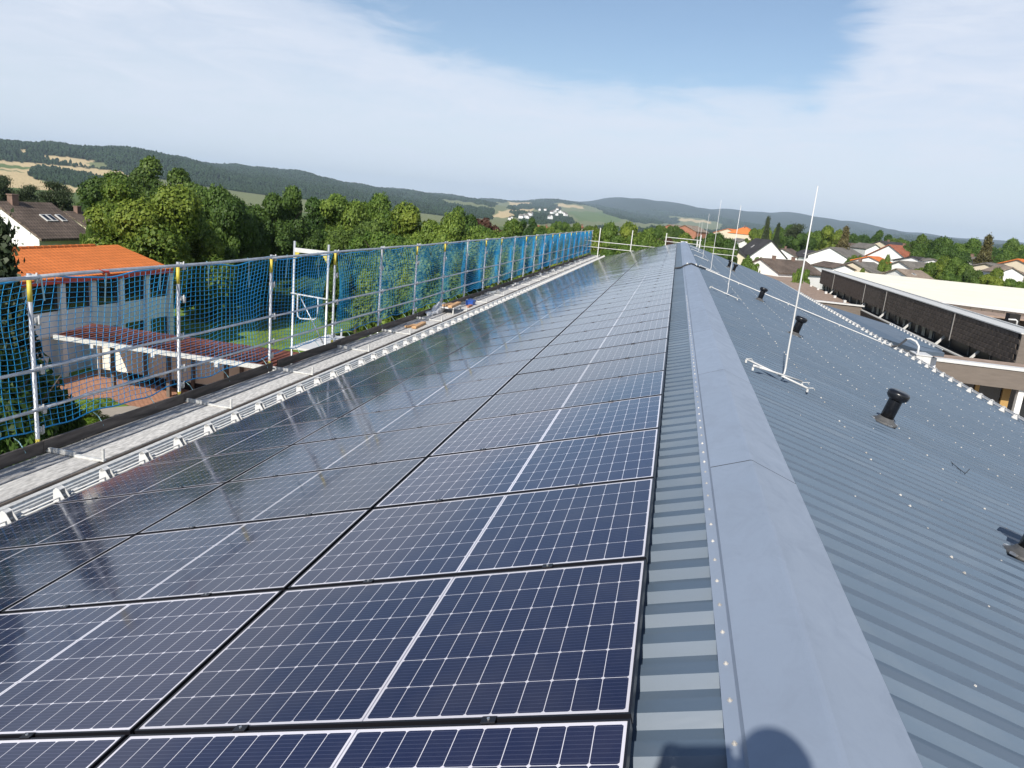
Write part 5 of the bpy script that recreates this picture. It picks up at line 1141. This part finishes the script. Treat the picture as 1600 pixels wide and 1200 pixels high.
# lower ribbed roof beyond the eave
lr = thing('porch_roof', 'small lower grey-blue roof with its own snow guard beyond the right eave', 'roof', (9.8, 36, GZ)); lo2 = Vector((-9.8, -36, -GZ))
def lrp(o): o.parent = lr; o.location = Vector(o.location)+lo2; return o
q1, q2, q3, q4, q5 = atX(1340, 515, 8.5), atX(1440, 548, 9.7), atX(1476, 551.5, 11.0), atX(1395, 509, 11.0), atX(1288, 476, 8.5)
zz_ = [q1.z, q2.z, q3.z, q4.z, q5.z]
pl = [q1, q2, q3, q4, q5]
b_ = MB(); V = [tuple(p) for p in pl]+[(p.x, p.y, p.z-0.16) for p in pl]; b_.add(V, [(0, 1, 2, 3, 4), (9, 8, 7, 6, 5)]+[(i, i+5, (i+1) % 5+5, (i+1) % 5) for i in range(5)]); lrp(b_.build('roof_deck', M['sheet']))
b_ = MB()
for k in range(1, 40):   # ribs
    y = q3.y+0.2*k+0.1
    if y < q4.y-0.3:
        za = q3.z+(q4.z-q3.z)*(y-q3.y)/(q4.y-q3.y); zb_ = q2.z+(q1.z-q2.z)*min(1, max(0, (y-q2.y)/(q1.y-q2.y))); xb_ = 9.9 if y < q1.y else 8.7
        b_.add([(xb_, y, zb_+0.02), (11.0, y, za+0.02), (11.0, y+0.05, za+0.045), (xb_, y+0.05, zb_+0.045), (11.0, y+0.1, za+0.02), (xb_, y+0.1, zb_+0.02)], [(0, 1, 2, 3), (3, 2, 4, 5)])
lrp(tag(b_.build('rib', M['sheet']), kind='stuff'))
n_ = 14
for k in range(n_):
    t = (k+0.5)/n_; p = q3.lerp(q4, t*0.96+0.1 if t*0.96+0.1 < 1 else 1); b_ = MB(); b_.box((0, 0, 0.06), (0.10, 0.16, 0.10)); o = b_.build('bracket', M['whitemetal']); o.location = p+Vector((-0.12, 0, 0)); lrp(o)
b_ = MB(); b_.tube([q3+Vector((-.1, 0, .12)), q4+Vector((-.1, 0, .12))], 0.02, 6); lrp(b_.build('rod', M['whitemetal']))
b_ = MB(); b_.box((9.9, (q1.y+q3.y)/2+1.5, (q3.z-0.3+GZ)/2), (2.0, 6.0, q3.z-0.3-GZ)); lrp(b_.build('wall', M['pillar']))
b_ = MB(); b_.add([(8.6, q1.y, q1.z-.16), (9.75, q2.y+.2, q2.z-.16), (9.75, q2.y+.2, GZ), (8.6, q1.y, GZ)], [(0, 1, 2, 3)]); lrp(b_.build('side_wall', M['white']))
sheet('courtyard', [(7, -10), (60, -10), (60, 100), (7, 100)], GZ+0.02, M['conc'])

# ------------------------------------------------------------------ orange-roofed building on the left
FX = -26.3
ob = thing('orange_roof_building', 'two-storey building with an orange tiled roof and pale pillars, behind the nearest net', 'building', (FX, 27, GZ)); oo2 = Vector((-FX, -27, -GZ))
def obp(o): o.parent = ob; o.location = Vector(o.location)+oo2; return o
xe = FX+0.22; xr_ = -29.2; ze = atX(160, 429, xe).z; zrd = atX(110, 385.0, xr_).z; Yend = atX(270, 412, xe).y-0.4; Yst = 10.0; PYS = [atX(q_, 480, FX).y for q_ in (97, 147, 191, 231, 266)]; dP = (PYS[-1]-PYS[0])/4
b_ = MB(); hy = 0.0
V = [(xe, Yst, ze), (xe, Yend+0.4, ze), (xr_, Yend+0.1, zrd), (xr_, Yst, zrd), (2*xr_-xe, Yst, ze), (2*xr_-xe, Yend+0.4, ze)]
b_.add(V, [(0, 1, 2, 3), (3, 2, 5, 4), (1, 5, 2)]); V2 = [(x, y, z-0.12) for x, y, z in V]; b_.add(V2, [(3, 2, 1, 0), (4, 5, 2, 3), (2, 5, 1)]); b_.add([V[0], V[1], V2[1], V2[0]], [(3, 2, 1, 0)]); b_.add([V[1], V[5], V2[5], V2[1]], [(3, 2, 1, 0)])
me_ = b_.mesh('roof', M['t_orange']); planar_uv(me_, lambda c, n: (c.y, abs(c.x-xr_)*1.05) if abs(n.x) > 0.05 else (c.x, c.z)); obp(put('roof', me_))
for k in range(52):
    y = Yst+0.22+0.42*k
    if y < Yend-0.1: b_ = MB(); b_.lathe([(0.10, -0.20), (0.12, 0.20)], 8, 0, (0, 0, 0), Matrix.Rotation(R(90), 3, 'X')); obp(put('ridge_tile', bpy.data.meshes.get('ridge_tile') or b_.mesh('ridge_tile', M['t_orange']), None, (xr_, y, zrd-0.02)))
b_ = MB(); b_.box((xe-0.05, (Yst+Yend)/2, ze-0.14), (0.12, Yend-Yst+0.8, 0.20)); obp(b_.build('fascia', M['redp']))
zs = atX(160, 477, FX).z
b_ = MB(); b_.box((FX-3.0, (Yst+PYS[-1])/2, (ze+GZ)/2-0.1), (5.2, PYS[-1]-Yst-0.1, ze-GZ-0.2)); obp(b_.build('core_wall', M['pillar']))
b_ = MB(); b_.box((FX-0.20, (Yst+PYS[-1])/2, zs-0.55), (0.2, PYS[-1]-Yst-0.06, 1.1)); obp(b_.build('spandrel', M['pillar']))
for k in range(10):
    y = PYS[0]+dP*(k-5); b_ = MB(); b_.box((FX-0.13, y+dP/2, (ze-0.15+zs)/2), (0.05, dP-0.12, ze-0.10-zs)); wf = obp(b_.build('window', M['slateb'])) if k < 9 else None
    if wf: b_ = MB(); b_.box((FX-0.10, y+dP/2, (ze-0.15+zs)/2), (0.04, dP-0.28, ze-0.22-zs)); b_.build('pane', M['glass'], wf)
    b_ = MB(); b_.box((FX-0.02, y, (ze-0.1+GZ)/2), (0.22, 0.30, ze-0.14-GZ)); obp(b_.build('pillar', M['pillar']))
    if k in (7, 8): b_ = MB(); b_.box((FX-0.13, y+dP/2, zs-1.55), (0.05, 2.0, 1.2)); obp(b_.build('lower_window', M['glass']))
# covered walkway
cn = thing('covered_walkway', 'covered walkway with a rust-red ribbed roof and white front edge', 'canopy', (-20, 25, GZ)); cno = Vector((20, -25, -GZ))
def cnp(o): o.parent = cn; o.location = Vector(o.location)+cno; return o
zc_ = -5.30; yf = atZ(277, 551, zc_).y; x0c, x1c = atZ(82, 524, zc_).x, -10.5
yb_ = 26.1
b_ = MB(); b_.add([(x0c, yf, zc_), (x1c, yf, zc_), (x1c, yb_, zc_+0.05), (x0c-0.6, yb_, zc_+0.05), (x0c, yf, zc_-0.1), (x1c, yf, zc_-0.1), (x1c, yb_, zc_-0.1), (x0c-0.6, yb_, zc_-0.1)], [(0, 1, 2, 3), (7, 6, 5, 4), (0, 4, 5, 1), (1, 5, 6, 2), (2, 6, 7, 3), (3, 7, 4, 0)])
me_ = b_.mesh('roof', M['t_rust']); planar_uv(me_, lambda c, n: (c.y, c.x)); cnp(put('roof', me_))
b_ = MB()
n_ = int((x1c-x0c)/0.28)
for k in range(n_): x = x0c+0.14+0.28*k; b_.box((x, (yf+yb_)/2, zc_+0.04), (0.06, yb_-yf-0.05, 0.025))
cnp(tag(b_.build('rib', M['t_rust']), kind='stuff'))
b_ = MB(); b_.box(((x0c+x1c)/2, yf-0.06, zc_-0.07), (x1c-x0c, 0.12, 0.17)); cnp(b_.build('gutter', M['galvw']))
for x in np.arange(x0c+0.6, x1c, 2.75):
    b_ = MB(); b_.box((x, yb_-0.25, (zc_-0.1+GZ)/2), (0.15, 0.15, zc_-0.1-GZ)); cnp(b_.build('post', M['brownf'])); b_ = MB(); b_.box((x+1.2, yf-0.1, zc_-0.22), (0.16, 0.10, 0.16)); cnp(b_.build('spout', M['whitemetal']))
b_ = MB(); b_.box(((-25.3-10.5)/2, 27.35, (GZ-5.9)/2), (25.3-10.5, 0.2, -5.9-GZ)); b_.box(((-25.3-10.5)/2, 27.22, GZ+0.2), (14.7, 0.06, 0.4), None, 1); tag(b_.build('garden_wall', [M['pale_wall'], M['slateb']]), 'beige panelled wall behind the covered walkway', 'wall')
for i in range(7): b_ = MB(); b_.box((-25.1+i*2.4, 27.18, (GZ-5.85)/2), (0.14, 0.10, -5.85-GZ)); cnp(b_.build('rear_post', M['brownf']))
b_ = MB(); b_.lathe([(1.9, 0.0), (1.85, 0.25), (1.4, 0.6), (0.8, 0.85), (0.2, 0.92)], 28)
M['hedge'] = mat('clipped_box_leaves', (0.16, 0.24, 0.03), 0.9, noise=0.35, nscale=6, bump=1.0, bscale=18, spec=0.1)
P = atZ(116, 662, GZ)
for i, (dx, dy, s, lab) in enumerate([(0, 0, 1.0, 'round bright green clipped bush beside the brick paving'), (1.9, -3.2, 0.6, 'small bright green clipped bush by the path, near the first scaffold post')]):
    g = thing('clipped_bush', lab, 'bush', (P.x+dx, P.y+dy, GZ)); o = put('crown', TM['box'][0], g); o.scale = (3.0*s, 3.0*s, 1.15*s)
# ------------------------------------------------------------------ the photographer, whose shadow falls on the ridge cap
def skin(name, verts, edges_, rad, m, parent, root=0, sub=2):
    me = bpy.data.meshes.new(name); me.from_pydata([tuple(v) for v in verts], edges_, []); o = put(name, me, parent)
    sk = o.modifiers.new('skin', 'SKIN'); sk.use_smooth_shade = True
    for i, r_ in enumerate(rad): me.skin_vertices[0].data[i].radius = (r_, r_) if not isinstance(r_, tuple) else r_
    me.skin_vertices[0].data[root].use_root = True
    ss = o.modifiers.new('sub', 'SUBSURF'); ss.levels = ss.render_levels = sub; me.materials.append(m); return o
HEADS = atY(1198, 1208, 0.03)   # where the head shadow falls on the cap
Hc = HEADS + SUN_DIR*((CAM.y-0.36-HEADS.y)/SUN_DIR.y)
HY, HX, HZh = Hc.y, Hc.x, Hc.z
zsh = HZh-0.27; fz = zr(0.75)+0.02
pp = thing('person', 'person standing behind the camera in dark work clothes holding up a phone', 'person', (HX, HY-0.15, fz)); po = Vector((-HX, -(HY-0.15), -fz))
V_ = lambda x, y, z: Vector((HX+x, HY+y, z))+po
hipz = fz+(zsh-fz)*0.60
ph_ = Vector((CAM.x, CAM.y-0.02, CAM.z))+po
hl, hr2 = ph_+Vector((-0.085, -0.015, -0.02)), ph_+Vector((0.085, -0.015, -0.02))
body = [V_(0, -.10, hipz), V_(0, -.11, hipz+0.18), V_(0, -.09, zsh-0.12), V_(0, -.07, zsh+0.02), V_(0, -.04, zsh+0.09),
        V_(-.17, -.07, zsh), V_(.17, -.07, zsh), V_(-.23, .02, zsh-0.24), V_(.22, .04, zsh-0.24), hl+Vector((-.03, -.05, -.07)), hr2+Vector((.02, -.05, -.07))]
skin('jacket', body, [(0, 1), (1, 2), (2, 3), (3, 4), (3, 5), (3, 6), (5, 7), (6, 8), (7, 9), (8, 10)], [(.16, .11), (.16, .11), (.18, .12), .10, .055, .075, .075, .055, .055, .034, .034], M['shirt'], pp)
legs = [V_(0, -.10, hipz+0.02), V_(-.10, -.10, hipz-0.08), V_(.10, -.10, hipz-0.08), V_(-.16, -.05, (hipz+zl(-.16+HX))/2), V_(.16, -.05, (hipz+fz)/2), V_(-.20, -.10, zl(HX-.20)+0.10), V_(.18, -.10, zr(HX+.18)+0.10)]
skin('trousers', legs, [(0, 1), (0, 2), (1, 3), (2, 4), (3, 5), (4, 6)], [(.15, .11), .09, .09, .065, .065, .05, .05], M['trouser'], pp)
for s, z in ((-1, zl(HX-.20)), (1, zr(HX+.18))):
    x = -.20 if s < 0 else .18
    skin('shoe', [V_(x, -.14, z+0.05), V_(x, -.02, z+0.045), V_(x+.01*s, .10, z+0.035)], [(0, 1), (1, 2)], [(.045, .05), (.045, .045), (.042, .03)], M['shoe'], pp, sub=2)
hd = skin('head', [V_(0, -.03, zsh+0.08), V_(0, -.01, HZh-0.09), V_(0, .0, HZh), V_(0, -.005, HZh+0.06)], [(0, 1), (1, 2), (2, 3)], [(.05, .05), (.065, .07), (.078, .09), (.068, .08)], M['skin'], pp)
b_ = MB(); b_.add([V_(-.012, .085, HZh-.02), V_(.012, .085, HZh-.02), V_(0, .112, HZh-.03), V_(0, .085, HZh+.02)], [(0, 1, 2), (0, 2, 3), (1, 3, 2)]); b_.build('nose', M['skin'], hd)
for s in (-1, 1):
    b_ = MB(); b_.lathe([(0.002, -.012), (0.012, 0), (0.002, .012)], 10, 0, V_(s*.030, .078, HZh+.015)); b_.build('eye', M['white'], hd, True)
    b_ = MB(); b_.box(V_(s*.082, -.01, HZh-.01), (.015, .03, .055)); o = b_.build('ear', M['skin'], hd); bevel(o.data, .005, 2)
b_ = MB(); b_.box(V_(0, .088, HZh-.062), (.04, .008, .008)); b_.build('mouth', M['redp'], hd)
bm = bmesh.new(); bmesh.ops.create_uvsphere(bm, u_segments=24, v_segments=14, radius=1)
for v in bm.verts:
    v.co = Vector((v.co.x*.092, v.co.y*.108-0.018, max(v.co.z, -.5 if v.co.y < 0 else 0.25)*.100+0.035))+V_(0, 0, HZh)
me_ = bpy.data.meshes.new('hair'); bm.to_mesh(me_); bm.free(); me_.materials.append(M['hair']); me_.polygons.foreach_set('use_smooth', [True]*len(me_.polygons)); put('hair', me_, pp)
for s, h in ((-1, hl), (1, hr2)):
    vs = [h+Vector((s*.03, -.05, -.07)), h+Vector((s*.02, -.03, -.03))]; ed = [(0, 1)]; rad2 = [.026, (.034, .020)]
    for f_ in range(4):
        i0 = len(vs); z_ = 0.035-0.020*f_; L_ = (.9, 1, .95, .75)[f_]
        vs += [h+Vector((s*.028, -.012, z_-.01)), h+Vector((s*.020, .026, z_*1.0)), h+Vector((-s*.020*L_, .034, z_))]; ed += [(1, i0), (i0, i0+1), (i0+1, i0+2)]; rad2 += [.010, .009, .008]
    i0 = len(vs); vs += [h+Vector((s*.01, -.03, .01)), h+Vector((-s*.02, -.022, .025))]; ed += [(1, i0), (i0, i0+1)]; rad2 += [.011, .009]
    skin('hand', vs, ed, rad2, M['skin'], pp, sub=1)
b_ = MB(); b_.box((0, 0, 0), (0.158, 0.008, 0.074)); o = b_.build('phone', M['blackp']); bevel(o.data, .003, 2); o.location = CAM+(MC @ Vector((0, -0.012, 0))); o.rotation_euler = MC.to_euler()
tag(o, 'black phone held sideways in both hands at the camera position', 'phone')

# ------------------------------------------------------------------ haze
import os
HZD = 0.00009
if HZD > 0:
    zmin = float(ZZ.min())-2; zmax = float(ZZ[:, rs < 10990].max())+30
    b_ = MB(); b_.box((0, 0, (zmin+zmax)/2), (22400, 22400, zmax-zmin)); hm = bpy.data.materials.new('haze'); hm.use_nodes = True; nt = hm.node_tree; nt.nodes.clear()
    o_ = nt.nodes.new('ShaderNodeOutputMaterial'); pv = nt.nodes.new('ShaderNodeVolumePrincipled'); pv.inputs['Density'].default_value = HZD; pv.inputs['Color'].default_value = (0.66, 0.82, 1.0, 1); pv.inputs['Anisotropy'].default_value = 0.0
    nt.links.new(pv.outputs[0], o_.inputs['Volume'])
    tag(b_.build('haze', hm), kind='stuff')
